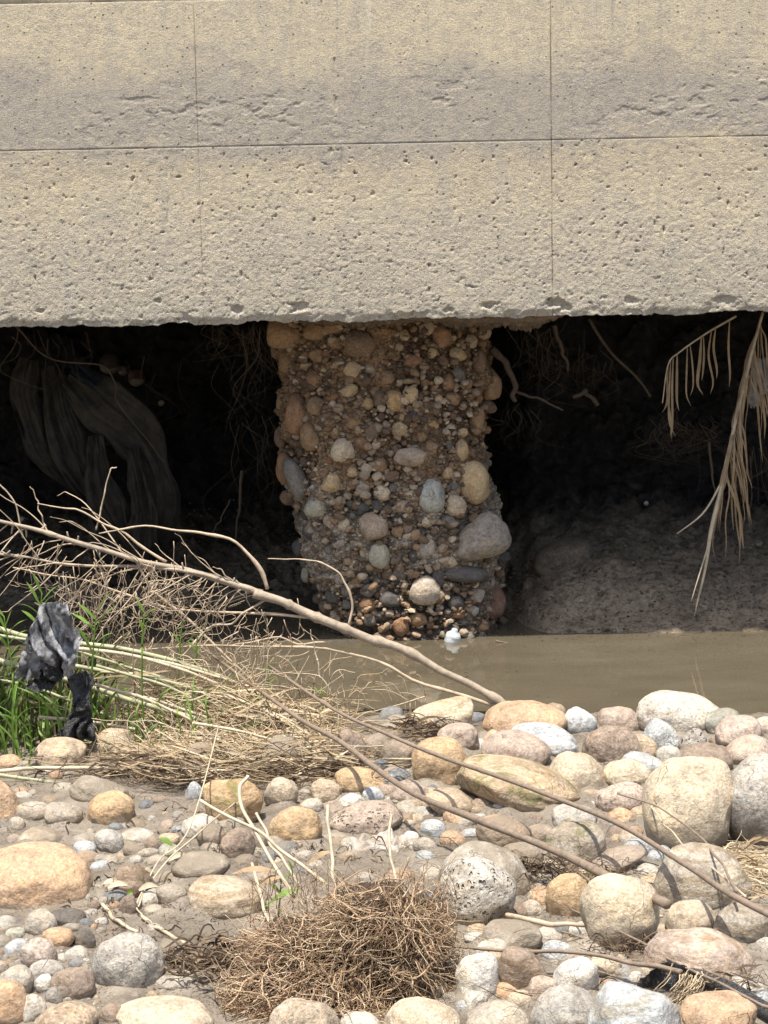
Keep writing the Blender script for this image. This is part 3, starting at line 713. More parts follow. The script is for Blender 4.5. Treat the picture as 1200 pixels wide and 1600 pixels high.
R(508,1238,54,40,0,'tan','granite','small speckled tan stone','above the brown gold boulder',0.15)
R(489,1258,42,24,0,'greytan','rock','flat grey tan stone','just above the brown gold boulder')
R(551,1250,46,24,0,'white','rock','flat whitish stone','above the left end of the long pitted stone',0.3)
R(582,1240,38,22,-10,'blue','rock','pale blue grey pebble','above the middle of the long pitted stone',level=3)
R(704,1250,80,48,-28,'tan','rock','tilted tan oblong stone','below the golden boulder under the dark twig',0.1)
R(638,1236,64,36,0,'pink','rock','brown pink flat stone','between the pitted stone and the tan oblong')
R(849,1264,34,22,0,'sand','rock','little sandy stone','in the gravel below the mossy slab',level=3)
R(972,1246,84,50,0,'rose','granite','grey and pink veined stone','left of the huge cream boulder',0.3)
R(968,1274,44,24,0,'orange','rock','small orange tan stone','below the grey and pink veined stone',0.2)
R(896,1276,74,44,-6,'grey','rock','smooth pale grey stone','above the dark mossy boulder')
R(5,1250,52,78,-20,'orange','rock','orange cream boulder','cut by the left edge above the huge orange one')
R(152,1232,96,46,-18,'greytan','muddy','long silt covered boulder','behind the round golden stone at left',0.1)
R(172,1263,76,54,-5,'gold','rock','round golden stone','on the mud at left, cracked on top',0.0)
R(303,1236,30,30,0,'blue','rock','small blue grey stone','against the left side of the golden tan boulder')
R(362,1252,100,70,0,'gold','mossy','golden tan boulder','with a grey stained flank below the reed debris',0.1)
R(463,1288,86,62,-4,'gold','rock','brown gold rounded boulder','in the middle behind the root ball',0.0)
R(573,1276,120,48,4,'pink','pitted','long pitted pink brown stone','right of the brown gold boulder',0.0,power=2.6)
R(50,1268,56,34,0,'greytan','muddy','low mud coated mound stone','at left above the cream flat stone',0.0)
R(98,1270,62,36,0,'greytan','muddy','second mud coated mound stone','just left of the round golden stone',0.0)
R(310,1290,64,38,0,'pale','rock','pale rounded stone','left of the angular brown rock',0.1)
R(64,1307,72,30,-6,'cream','muddy','flat cream wedge stone','above the huge orange boulder',0.3)
R(181,1292,26,14,0,'slate','wetrock','wet dark blue pebble','just below the round golden stone',level=3)
R(215,1306,64,26,0,'pale','muddy','silvery mud coated flat stone','right of the round golden stone',0.2)
R(240,1318,28,26,0,'brown','rock','small dark brown stone','in the cluster left of the pale rounded stone',0.3,level=3)
R(264,1311,34,20,0,'tan','rock','small tan pebble','behind the green white pebble',level=3)
R(266,1328,38,20,0,'green','rock','green white pebble','in front of the small dark brown one',level=3)
R(172,1314,50,48,-42,'grey','rock','tilted grey white stone','between the blue white pebble and the silvery one',0.1)
R(134,1326,38,24,0,'blue','rock','blue white oval pebble','above the right flank of the huge orange boulder',level=3)
R(212,1327,42,26,-30,'pink','muddy','mud smeared pink stone','right of the tilted grey white stone',0.2)
R(330,1306,50,34,0,'brown','muddy','rough brown lump','left half of the angular brown pair',0.5)
R(374,1318,58,50,0,'brown','rock','angular brown rock','with a flat broken face, right of the rough lump',0.7,power=2.6)
R(404,1312,34,36,0,'pink','muddy','small pink brown stone','right of the angular brown rock',0.2)
R(787,1298,88,52,-12,'orange','muddy','silty orange tan boulder','under the long bare branch right of centre',0.1)
R(840,1302,48,30,0,'pink','muddy','pink silty stone','left of the dark mossy boulder')
R(816,1336,70,44,0,'pink','muddy','brown muddy stone','below the long bare branch',0.2)
R(905,1316,104,68,0,'greytan','mossy','dark mossy grey boulder','in the hollow under the bare branch',0.1)
R(1075,1262,146,156,0,'cream','rock','huge cream boulder','standing at the right of the bank',0.1,power=2.5,vis=1.08)
R(1195,1252,152,148,0,'grey','granite','huge grey granite boulder','cut by the right edge of the photo',0.0,power=2.4,vis=1.1)
R(950,1342,116,44,22,'pink','muddy','long muddy brown ridge stone','left of the foot of the huge cream boulder',0.1)
R(752,1354,150,92,-12,'pale','muddy','broad pale silt covered boulder','behind the white pitted one',0.0)
R(48,1366,196,100,-4,'orange','rock','huge orange boulder','cut by the left edge with a warm smooth top',0.0,power=2.2,vis=1.3)
R(207,1377,72,50,-5,'brown','strata','dark brown rounded stone','right of the huge orange boulder',0.2)
R(310,1350,100,40,0,'greytan','muddy','mud covered low boulder','above the flat tan one at left of centre',0.0)
R(24,1402,54,38,10,'orange','strata','orange brown broken stone','lying against the foot of the huge orange boulder',0.5)
R(350,1402,134,66,-4,'sand','strata','large flat tan boulder','with silt flowing round it left of the root ball',0.25)
R(270,1396,52,32,0,'greytan','muddy','grey muddy stone','touching the left end of the large flat tan boulder',0.1)
R(199,1414,32,34,0,'brown','rock','small brown stone','below the dark brown rounded stone',0.2,level=3)
R(743,1392,128,112,-4,'pale','pitted','white pitted boulder','with small round holes, right of the root ball',0.05,power=2.4,vis=1.15)
R(1100,1368,154,104,-10,'greytan','strata','grey tan domed boulder','below the huge cream boulder at right',0.1,power=2.2)
R(889,1401,76,78,0,'gold','rock','golden round boulder','left of the upright cream boulder',0.0)
R(970,1424,128,122,0,'cream','rock','upright cream boulder','with two sticks lying across it',0.1,power=2.5,vis=1.1)
R(830,1420,38,30,0,'greytan','rock','small grey tan stone','left of the golden round boulder',0.2,level=3)
R(76,1407,52,26,-8,'grey','rock','grey oblong pebble','below the foot of the huge orange boulder',level=3)
R(108,1432,62,26,-6,'dark','wetrock','black wet flat stone','in the pebbles below the huge orange boulder',0.3)
R(66,1440,60,42,-22,'greytan','rock','grey brown tilted stone','in the pebble patch at left')
R(24,1457,32,18,0,'green','rock','blue green pebble','near the left edge in the pebble patch',level=3)
R(89,1464,56,32,0,'orange','rock','orange tan flat pebble','above the speckled round one',level=3)
R(134,1466,40,30,-8,'dark','rock','dark grey oval pebble','right of the orange tan flat one')
R(26,1480,44,26,6,'blue','rock','blue white oblong pebble','left of the speckled round one',level=3)
R(62,1489,62,50,0,'rose','granite','speckled round stone','in the pebbles at lower left',0.0)
R(120,1489,46,22,0,'grey','rock','flat blue grey pebble','left of the round grey granite boulder',0.2,level=3)
R(121,1507,28,20,0,'slate','rock','small dark slate pebble','below the flat blue grey pebble',level=3)
R(72,1514,58,28,5,'grey','rock','flat grey pebble','just in front of the speckled round stone',0.1)
R(200,1500,116,92,0,'grey','granite','round grey granite boulder','at lower left of the root ball',0.0,power=2.3)
R(800,1460,108,50,0,'greytan','muddy','mud caked broken rocks','below the white pitted boulder',0.6)
R(1080,1436,88,64,-8,'sand','rock','cream grey oval boulder','right of the upright cream boulder',0.1)
R(1168,1442,104,74,-10,'greytan','strata','grey tan oval boulder','at the right edge below the domed one',0.05)
R(1097,1497,188,92,-6,'rose','strata','long pinkish grey boulder','at lower right above the black pipe',0.25,power=2.4)
R(27,1530,60,48,-5,'greytan','rock','grey striped rounded stone','at the left edge low down')
R(70,1537,32,32,0,'white','rock','small white stone','between the striped one and the brown pink one',0.1)
R(114,1535,72,50,6,'brown','rock','brown pink smooth stone','below the round grey granite boulder',0.0)
R(272,1530,84,28,-3,'greytan','strata','flat grey tan layered stone','in the mud right of the granite boulder',0.1)
R(747,1524,72,76,0,'white','rock','creamy white boulder','right of the foot of the root ball',0.3)
R(816,1518,80,78,0,'brown','strata','reddish brown angular boulder','at the bottom right of centre',0.5,power=2.6)
R(850,1543,60,38,0,'pink','rock','brown smooth stone','in front of the reddish brown angular boulder')
R(903,1524,78,62,-22,'white','rock','whitish tilted boulder','below the middle of the lower twig',0.3)
R(944,1508,56,34,0,'cream','rock','pale cream stone','right of the whitish tilted boulder',0.3)
R(868,1484,58,30,0,'blue','rock','pale bluish flat stone','above the whitish tilted boulder',0.1)
R(770,1482,54,28,0,'pale','rock','flat pale stone','above the creamy white boulder',0.2)
R(1168,1542,66,36,0,'grey','wetrock','wet grey stone','right of the long pinkish grey boulder',0.2)
R(9,1566,72,76,0,'orange','rock','orange brown rounded boulder','in the lower left corner')
R(54,1575,44,50,0,'pale','rock','whitish egg shaped stone','right of the corner orange brown boulder')
R(84,1556,34,30,0,'grey','rock','grey rounded pebble','right of the whitish egg shaped stone',level=3)
R(104,1590,104,48,0,'tan','granite','tan brown speckled boulder','at the bottom edge left of the large cream one',0.1)
R(174,1586,40,38,0,'brown','rock','dark brown cobble','between two boulders at the bottom edge',0.1)
R(258,1590,156,64,-4,'cream','rock','large cream tan boulder','at the bottom edge left of the root ball',0.05)
R(478,1592,116,66,-3,'sand','granite','broad sandy pink boulder','at the bottom edge under the root ball',0.2)
R(566,1598,70,36,0,'pale','rock','low pale stone','at the bottom edge right of the sandy pink boulder',0.1)
R(655,1590,134,68,0,'cream','rock','broad cream boulder','at the bottom edge right of the root ball',0.15)
R(745,1566,42,36,0,'pale','rock','knobbly pale stone','behind the grey boulder at the bottom edge',0.4)
R(778,1588,104,50,0,'greytan','rock','grey cream flat boulder','at the bottom edge between two larger ones',0.1)
R(790,1550,44,30,0,'orange','rock','orange pink stone','tucked behind the grey cream flat boulder',0.3)
R(881,1576,108,78,0,'grey','rock','smooth grey boulder','at the bottom edge right of centre',0.0)
R(988,1584,158,96,0,'blue','strata','large blue white angular boulder','at the bottom edge left of the black pipe',0.7,power=2.7)
R(1118,1588,128,76,0,'orange','rock','orange brown smooth boulder','at the bottom edge beside the black pipe',0.05)

# medium cobbles filling the gaps between the boulders come with the small ones below
# small cobbles: individuals, each described by its nearest named neighbour
cname = dict(grey='grey', tan='tan', pale='pale', blue='bluish', pink='pinkish', brown='brown', white='white', slate='dark slate', orange='orange', greytan='dull grey', cream='cream', red='red')
used_labels = set(); small_px = []
small_shapes = []
M['urock'] = mat_rock('cobble_stone', 0.3, 0.3, 0.78, vs=0.08); M['ugranite'] = mat_rock('cobble_granite', 0.8, 0.15, 0.75, vs=0.08)
for k in range(16):
    V, T = stone_shape(3, 900 + k, 0.25 if k % 3 else 0.0, 0.12)
    small_shapes.append(mesh_from('small_cobble', V, None, T, M['urock' if k % 3 else 'ugranite']))
mud_shapes = []
M['umuddy'] = mat_rock('cobble_silted', 0.25, 0.85, 0.7, vs=0.08)
for me_ in small_shapes:
    q = me_.copy(); q.materials.clear(); q.materials.append(M['umuddy']); mud_shapes.append(q)
regions = [(75, 1440, 105, 75, 60), (30, 1500, 50, 60, 12), (120, 1520, 60, 50, 14), (820, 1262, 120, 22, 30), (560, 1245, 90, 26, 18), (250, 1320, 120, 30, 12),
           (930, 1290, 60, 30, 12), (890, 1505, 130, 40, 30), (700, 1270, 70, 25, 14), (90, 1205, 90, 12, 10), (1050, 1185, 150, 30, 14), (880, 1180, 130, 40, 14),
           (860, 1390, 60, 40, 10), (1000, 1480, 60, 30, 8), (180, 1560, 80, 30, 8), (620, 1215, 60, 30, 12), (230, 1270, 200, 40, 5), (450, 1330, 250, 30, 4), (1140, 1440, 60, 60, 6)]
def nearest(px, py):
    best = None
    for (cx, cy, w_, h_, nm) in ROCKPX:
        dd = math.hypot((px - cx) / 1.0, (py - cy) * 1.4) - min(w_, h_) * 0.4
        if best is None or dd < best[0]: best = (dd, cx, cy, w_, h_, nm)
    return best
n_small = 0
mids = [(880, 1200, 300, 80, 50, 1), (900, 1340, 280, 70, 40, 1), (920, 1500, 280, 80, 50, 1), (640, 1230, 80, 50, 6, 1), (50, 1480, 90, 90, 10, 1), (330, 1300, 320, 90, 46, 1), (240, 1440, 120, 60, 8, 1)]
for (rx0, ry0, rw, rh, n, *mid) in mids + regions:
    for _ in range(n):
        for tr in range(12):
            px = rx0 + rw * RS.uniform(-1, 1); py = ry0 + rh * RS.uniform(-1, 1)
            if px < -5 or px > 1205: continue
            inside = False
            for (cx, cy, w_, h_, nm) in ROCKPX:
                if ((px - cx) / (w_ * (0.47 if mid else 0.5))) ** 2 + ((py - cy) / (h_ * (0.47 if mid else 0.5))) ** 2 < 1: inside = True; break
            if inside: continue
            if any(abs(px - a) < 9 and abs(py - b) < 6 for a, b in small_px): continue
            cc = ['grey', 'tan', 'pale', 'blue', 'pink', 'brown', 'white', 'slate', 'greytan', 'cream', 'orange'][RS.randint(11)]
            if px < 640 and cc in ('white', 'blue', 'cream') and RS.rand() < .6: cc = 'greytan'
            _, cx, cy, w_, h_, nm = nearest(px, py)
            dx, dy = (px - cx) / w_, (py - cy) / h_
            side = ('right of' if dx > 0 else 'left of') if abs(dx) > abs(dy) else ('in front of' if dy > 0 else 'behind')
            lab = ('midsize' if mid else 'small') + ' %s stone just %s the %s' % (cname[cc], side, nm)
            if lab in used_labels or len(lab.split()) > 16: continue
            used_labels.add(lab); small_px.append((px, py))
            wpx = RS.uniform(28, 50) if mid else RS.uniform(13, 27)
            f = ground_hit(px, py); s = f.y / FPX * wpx / 2
            sunk = mid and px < 640 and RS.rand() < .75
            o = link('small_cobble', (mud_shapes if sunk else small_shapes)[RS.randint(16)], None, f + Vector((0, 0, -s * 0.12 if sunk else s * 0.15)), C[cc])
            o.scale = (s, s * RS.uniform(0.7, 1.1), s * RS.uniform(0.5, 0.85)); o.rotation_euler = (RS.uniform(-.3, .3), RS.uniform(-.3, .3), RS.uniform(0, 6.28))
            tag(o, lab, 'stone', 'small stones between the boulders'); n_small += 1
            break
# two red pebbles that stand out of the gravel
for px, py, w_, lab in ((648, 1262, 22, 'small salmon red pebble in the gravel right of the long pitted stone'), (760, 1266, 30, 'red wedge shaped pebble in the gravel under the mossy slab')):
    f = ground_hit(px, py); s = f.y / FPX * w_ / 2
    o = link('red_pebble', small_shapes[1], None, f + Vector((0, 0, s * 0.3)), (0.42, 0.17, 0.13)); o.scale = (s, s * 0.7, s * 0.6)
    tag(o, lab, 'pebble')

# gravel and grit nobody could count: one object
def gravel():
    D, T = ICO[1]; Vs = []; Ts = []; n = 0
    pts = []
    for (rx0, ry0, rw, rh, k) in regions:
        for _ in range(int(k * 9)):
            pts.append((rx0 + rw * RS.normal() * 0.6, ry0 + rh * RS.normal() * 0.6, RS.uniform(3, 9)))
    for _ in range(260): pts.append((800 + RS.normal() * 75, 1262 + RS.normal() * 12, RS.uniform(4, 11)))
    for _ in range(1100):
        px = RS.uniform(-60, 1260); py = RS.uniform(1180, 1620)
        if noise(px / 90, py / 50, 0, 77) < 0.0 and 200 < px < 700: continue
        pts.append((px, py, RS.uniform(2.5, 8)))
    for px, py, w_ in pts:
        if py < 1150: continue
        f = ground_hit(px, min(py, 1700)); s = f.y / FPX * w_ / 2
        rs = RS.uniform(0.75, 1.25, (len(D), 1))
        A = RS.uniform(0, 6.28); ca, sa = math.cos(A), math.sin(A)
        V = D * rs * np.array([1, RS.uniform(.6, 1), RS.uniform(.45, .8)]) * s
        V = np.stack([V[:, 0] * ca - V[:, 1] * sa, V[:, 0] * sa + V[:, 1] * ca, V[:, 2]], 1)
        Vs.append(V + np.array(f) + np.array([0, 0, s * 0.1])); Ts.append(T + n); n += len(D)
    return mesh_from('gravel', np.vstack(Vs), None, np.vstack(Ts), M['gravel'])
tag(link('gravel', gravel()), 'loose mixed gravel and grit lying between the larger stones', kind='stuff')

# silt drifted up against the stones
_v = np.empty(len(bank_o.data.vertices) * 3, dtype=np.float32); bank_o.data.vertices.foreach_get('co', _v); _v = _v.reshape(-1, 3)
add = np.zeros(len(_v))
nz_ = 0.5 + 0.5 * fbm(_v[:, 0] * 5, _v[:, 1] * 5, 0, 881, 3)
for (x_, y_, a_, b_, c_) in MOUND:
    k = np.where((abs(_v[:, 0] - x_) < a_ * 2) & (abs(_v[:, 1] - y_) < b_ * 2.4))[0]
    r_ = np.sqrt(((_v[k, 0] - x_) / a_) ** 2 + ((_v[k, 1] - y_) / b_) ** 2)
    add[k] = np.maximum(add[k], min(0.055, 0.42 * c_) * np.exp(-np.clip(r_ - 0.85, 0, 9) ** 2 / 0.10) * nz_[k])
_v[:, 2] += add
bank_o.data.vertices.foreach_set('co', _v.ravel()); bank_o.data.update()

# ================================================================== pillar of cemented cobbles
PB = Zp(620, 1003, 0)      # foot of the pillar on the water
P_CY = PB.y + 0.62
# outline in the photograph (left, right) by row
OUT = [(480, 418, 772), (505, 420, 768), (560, 436, 764), (600, 442, 772), (640, 436, 766), (700, 440, 758), (760, 436, 766), (800, 458, 776), (850, 464, 790), (900, 474, 784), (950, 500, 786), (1000, 530, 788), (1050, 540, 790)]
def outline(z):
    # world half-width and centre at height z
    ys = [o[0] for o in OUT]; zz = [W(600, o[0], P_CY - 0.3).z for o in OUT]
    l = np.interp(z, zz[::-1], [W(o[1], o[0], P_CY - 0.2).x for o in OUT][::-1]); r = np.interp(z, zz[::-1], [W(o[2], o[0], P_CY - 0.2).x for o in OUT][::-1])
    return (l + r) / 2, (r - l) / 2 * 0.97
def front(x, z):
    c, hw = outline(z); u = np.clip(abs((x - c) / hw), 0, 0.985)
    dep = 0.58 - 0.12 * np.clip((z - 0.6) / 1.2, 0, 1)
    p = 2.9
    return P_CY - dep * (1 - u ** p) ** (1 / p)
pillar = thing('stone_pillar', 'rough pillar of cemented river cobbles standing in muddy water under the concrete wall', 'pillar', (PB.x, P_CY, 0))
def pil_mesh():
    nt_, nz = 420, 340
    th = np.linspace(0, 2 * math.pi, nt_, endpoint=False); zz = np.linspace(-0.5, ZB + 0.05, nz)
    TH, ZZ = np.meshgrid(th, zz, indexing='ij')
    c, hw = outline(ZZ); dep = 0.58 - 0.12 * np.clip((ZZ - 0.6) / 1.2, 0, 1)
    p = 2.9; cu = np.cos(TH); su = np.sin(TH)
    r = (np.abs(cu) ** p + np.abs(su) ** p) ** (-1 / p)
    X = c + hw * r * cu; Y = P_CY + dep * r * su
    n = 0.05 * fbm(X * 4, Y * 4, ZZ * 4, 401, 3) + 0.035 * np.abs(fbm(X * 14, Y * 14, ZZ * 14, 405, 3)) - 0.015 + 0.010 * fbm(X * 45, Y * 45, ZZ * 45, 407, 2)
    n = n * 1.25 - 0.006
    X = X + n * cu; Y = Y + n * su
    V = np.stack([X - PB.x, Y - P_CY, ZZ], -1).reshape(-1, 3)
    Q = grid_quads(nt_ + 1, nz) % (nt_ * nz)
    return mesh_from('cemented_gravel', V, Q, None, M['matrix'])
link('cemented_gravel', pil_mesh(), pillar)
PC = dict(br=(0.34, 0.22, 0.125), dk=(0.22, 0.15, 0.10), rb=(0.32, 0.185, 0.105), tn=(0.56, 0.41, 0.235), oR=(0.56, 0.37, 0.18), gy=(0.21, 0.19, 0.165), gr=(0.42, 0.36, 0.29),
          bk=(0.12, 0.11, 0.10), pl=(0.62, 0.50, 0.35), pk=(0.46, 0.355, 0.26), bl=(0.44, 0.44, 0.39), gn=(0.44, 0.41, 0.31), rd=(0.24, 0.14, 0.10))
CS = [(135,120,170,130,'br',0),(90,190,60,90,'dk',20),(265,110,110,80,'br',0),(345,90,90,60,'br',0),(465,160,135,125,'dk',0),(580,135,70,60,'rb',0),(830,130,90,100,'rb',0),
(900,210,80,62,'tn',-25),(790,205,45,50,'tn',0),(995,240,70,110,'dk',0),(1052,350,92,130,'br',-10),(270,215,70,60,'br',0),(140,245,75,95,'br',0),(405,190,40,40,'rb',0),(370,250,50,45,'oR',0),
(430,280,80,75,'tn',-20),(260,320,80,80,'rb',0),(855,335,60,75,'rb',0),(905,300,60,70,'gy',0),(415,370,80,70,'tn',0),(585,320,70,80,'br',0),(680,330,60,26,'tn',0),(620,418,80,95,'oR',0),
(690,390,70,80,'tn',0),(555,410,60,80,'dk',0),(495,430,60,60,'oR',0),(120,440,60,110,'br',0),(180,480,100,190,'rb',0),(265,440,80,90,'br',0),(430,510,80,80,'br',0),(515,555,65,100,'dk',0),
(640,545,75,70,'tn',0),(705,490,50,50,'bk',0),(790,525,55,42,'oR',0),(880,410,70,60,'br',0),(922,558,50,42,'tn',0),(917,640,65,105,'tn',-12),(1005,635,40,85,'tn',0),(985,500,70,110,'br',0),
(240,580,90,130,'br',15),(110,580,60,100,'dk',0),(100,720,80,150,'rb',0),(180,765,95,205,'gy',18),(388,640,112,112,'pl',0),(460,550,55,40,'tn',0),(690,668,150,85,'pk',0),(785,630,60,80,'br',0),
(860,615,35,50,'gy',0),(435,738,60,45,'tn',0),(335,785,95,88,'tn',0),(600,755,80,55,'dk',0),(785,842,116,160,'bl',0),(690,830,70,60,'pl',0),(970,782,142,195,'tn',0),(850,735,60,70,'tn',0),
(270,895,108,92,'gn',0),(895,885,92,100,'pl',0),(858,958,75,60,'gy',-30),(525,978,128,122,'pk',0),(245,1002,78,78,'bk',0),(1000,1022,275,215,'gr',14),(550,1108,95,118,'gn',0),
(370,880,50,60,'br',0),(765,1075,78,98,'gr',0),(632,1000,60,58,'br',0),(618,1065,60,38,'bk',0),(205,1075,90,75,'bk',0),(375,1055,72,55,'gr',0),(380,1215,62,60,'gr',0),(430,1065,35,50,'gy',0),
(480,1090,38,48,'pl',0),(700,1110,40,62,'bk',0),(860,1132,80,60,'pl',-20),(935,1192,205,72,'bk',-4),(812,1205,60,90,'bk',15),(755,1265,142,136,'gr',0),(985,1280,76,76,'gr',0),(890,1320,76,66,'bk',0),
(1060,1315,110,160,'rd',-15),(970,1355,50,50,'bl',0),(600,1308,105,80,'bk',-20),(500,1325,80,58,'rb',0),(510,1395,65,60,'gy',0),(645,1425,76,88,'rb',0),(905,1370,60,40,'rb',0),(820,1340,36,30,'bl',0),
(1035,1235,60,60,'gr',0),(180,1195,42,70,'gn',0),(170,1300,50,50,'dk',0),(720,1395,90,60,'br',0),(1010,1425,60,45,'br',0),(660,1490,70,40,'dk',0),(560,1480,80,60,'dk',0),(640,1190,60,70,'gy',0),
(350,1290,80,60,'bk',0),(300,1140,60,60,'dk',0),(440,1150,60,50,'pl',0),(760,960,60,50,'pl',0),(650,890,60,60,'pk',0),(1030,850,40,60,'gy',0),(1035,690,30,80,'gy',0),(140,850,70,70,'dk',0),(330,520,60,40,'br',0),(340,400,60,40,'rb',0),(700,240,90,60,'rb',0)]
pshape = []
M['pstone'] = mat_rock('pillar_stone', 0.3, 0.12, 0.8, vs=0.1, silt=False)
M['pstone2'] = mat_rock('pillar_stone_silted', 0.5, 0.22, 0.85, vs=0.1, silt=False)
for k in range(12):
    V, T = stone_shape(3, 1300 + k, [0.4, 0.75, 1.0][k % 3], 0.22, 2.3)
    pshape.append(mesh_from('stone', V, None, T, M['pstone'] if k % 2 else M['pstone2']))
placed = []
def pil_stone(px, py, w_, h_, c, tilt, out=0.35, shape=None):
    yy_ = [o[0] for o in OUT]; l_ = np.interp(py, yy_, [o[1] for o in OUT]); r_ = np.interp(py, yy_, [o[2] for o in OUT])
    if px < l_ - 1: px = l_ + w_ * 0.25
    if px > r_ + 1: px = r_ - w_ * 0.1
    P = W(px, py, P_CY - 0.45)
    y = float(front(P.x, P.z)); P = W(px, py, y); y = float(front(P.x, P.z)); P = W(px, py, y)
    s = y / FPX; a, b_ = w_ / 2 * s, h_ / 2 * s
    o = link('stone', pshape[RS.randint(12)] if shape is None else pshape[shape], pillar, None, c)
    dp = (a + b_) / 2 * 0.8
    Pl = P + Vector((0, dp * (1 - 2 * out), 0))
    Pl = W(px, py, Pl.y)
    o.location = Pl - pillar.location; o.scale = (a, dp, b_); o.rotation_euler = (0, -math.radians(tilt), 0)
    placed.append((px, py, (w_ + h_) / 4)); return o
def wedge_stone():
    # the big stone at lower right: flat foot, blunt crest right of its middle, thin left end
    D, T = ICO[5]
    cs = [(-1, -.55), (-.75, -.15), (-.25, .6), (.1, .95), (.4, 1.0), (.75, .55), (1.0, -.1), (.95, -.5), (.6, -.85), (0, -.98), (-.6, -1.0), (-.95, -.8)]
    an = np.array([math.atan2(b, a) for a, b in cs]); rr = np.array([math.hypot(a, b) for a, b in cs]); od = np.argsort(an)
    th = np.arctan2(D[:, 2], D[:, 0]); r = np.interp(th, np.r_[an[od] - 2 * math.pi, an[od], an[od] + 2 * math.pi], np.r_[rr[od]] .repeat(1).tolist() * 3)
    k = np.sqrt(np.clip(1 - D[:, 1] ** 2, 0, 1)); soft = k * r + (1 - k) * 0.9
    V = D * soft[:, None] * (1 + 0.03 * fbm(D[:, 0] * 2, D[:, 1] * 2, D[:, 2] * 2, 66, 3))[:, None]
    return mesh_from('stone', V, None, T, M['pstone2'])
for k, (zx, zy, zw, zh, c, tl) in enumerate(CS):
    f = 420 / 1200; px, py = 400 + zx * f, 480 + zy * f
    big = zw * zh > 9000
    if zw == 275: pshape.append(wedge_stone()); pil_stone(px, py, zw * f * 1.02, zh * f, (0.30, 0.26, 0.215), 6, 0.62, 12); continue
    o = pil_stone(px, py, zw * f * 1.04, zh * f * 1.04, PC[c], tl, 0.62 if big else 0.5, (k * 5) % 12 if not big else [0, 3, 6, 9][k % 4])
# fill in smaller stones
keys = list(PC.values()); cnt = 0; tries = 0
while cnt < 190 and tries < 12000:
    tries += 1
    py = RS.uniform(505, 1000); l = np.interp(py, [o[0] for o in OUT], [o[1] for o in OUT]); r = np.interp(py, [o[0] for o in OUT], [o[2] for o in OUT])
    px = RS.uniform(l - 2, r + 2); rad = RS.uniform(5, 14) if cnt < 110 else RS.uniform(4, 8)
    if any(math.hypot(px - a, py - b) < rad * 0.9 + c * 0.75 for a, b, c in placed): continue
    low = py > 760
    kk = ['gy', 'gr', 'bk', 'pl', 'pk', 'bk', 'dk', 'gy'] if low else ['br', 'dk', 'rb', 'tn', 'br', 'rb', 'pk', 'br']
    pil_stone(px, py, rad * 2, rad * 2 * RS.uniform(0.65, 1.1), PC[kk[RS.randint(8)]], RS.uniform(-40, 40), 0.45); cnt += 1
def pil_gravel():
    D, T = ICO[1]; Vs = []; Ts = []; n = 0
    sh = [stone_shape(2, 1500 + k, 0.9, 0.2, 2.6) for k in range(14)]
    for _ in range(420):
        z = ZB * RS.uniform(0.0, 1.0); c, hw = outline(z); x = c + hw * RS.uniform(-1.0, 1.0) * 0.99; y = front(x, z)
        s = RS.uniform(0.012, 0.034); V, T2 = sh[RS.randint(14)]
        V = V * np.array([1, .8, RS.uniform(.5, 1)]) * s; A = RS.uniform(-1, 1); ca, sa = math.cos(A), math.sin(A)
        V = np.stack([V[:, 0] * ca - V[:, 2] * sa, V[:, 1], V[:, 0] * sa + V[:, 2] * ca], 1)
        Vs.append(V + np.array([x - PB.x, y - P_CY + RS.uniform(-0.03, 0.01), z])); Ts.append(T2 + n); n += len(V)
    for _ in range(2300):
        z = ZB * RS.uniform(0.04, 1.0); c, hw = outline(z); x = c + hw * RS.uniform(-1.0, 1.0) * 0.99; y = front(x, z)
        s = RS.uniform(0.005, 0.015) * (1.0 if RS.rand() < 0.75 else 1.8)
        s *= 1.15
        V = D * RS.uniform(0.6, 1.35, (len(D), 1)) * np.array([1, .9, RS.uniform(.5, 1)]) * s
        Vs.append(V + np.array([x - PB.x, y - P_CY + RS.uniform(-0.03, 0.012), z])); Ts.append(T + n); n += len(D)
    return mesh_from('pillar_gravel', np.vstack(Vs), None, np.vstack(Ts), M['colgravel'], False)
tag(link('gravel', pil_gravel(), pillar), kind='stuff')
# ================================================================== things in the hollow
def one(name, mb, m, label, cat, group=None, smooth=True):
    V = np.vstack(mb.V); c = (V.max(0) + V.min(0)) / 2; c[2] = V[:, 2].min()
    mb.V = [v - c for v in mb.V]
    o = link(name, mb.me(name, m, smooth), None, Vector(c)); return tag(o, label, cat, group)

# half-buried boulder and a white pebble on the mud slope
P = cavity_hit(885, 895); V, T = stone_shape(5, 71, 0.1, 0.06, 2.2); s = P.y / FPX
V = V * np.array([50 * s, 40 * s, 30 * s]); a = math.radians(-18)
V = np.stack([V[:, 0] * math.cos(a) + V[:, 2] * math.sin(a), V[:, 1], -V[:, 0] * math.sin(a) + V[:, 2] * math.cos(a)], 1)
P = W(880, 872, P.y + 0.16)
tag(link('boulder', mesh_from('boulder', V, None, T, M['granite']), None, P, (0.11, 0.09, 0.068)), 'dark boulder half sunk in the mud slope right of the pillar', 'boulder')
P = cavity_hit(1009, 786); V, T = stone_shape(3, 77, 0.2)
tag(link('pebble', mesh_from('pebble', V * 0.017, None, T, M['rock']), None, P + Vector((0, -0.02, 0.0)), (0.55, 0.48, 0.4)), 'tiny pale pebble alone on the black slope right of the pillar', 'pebble')
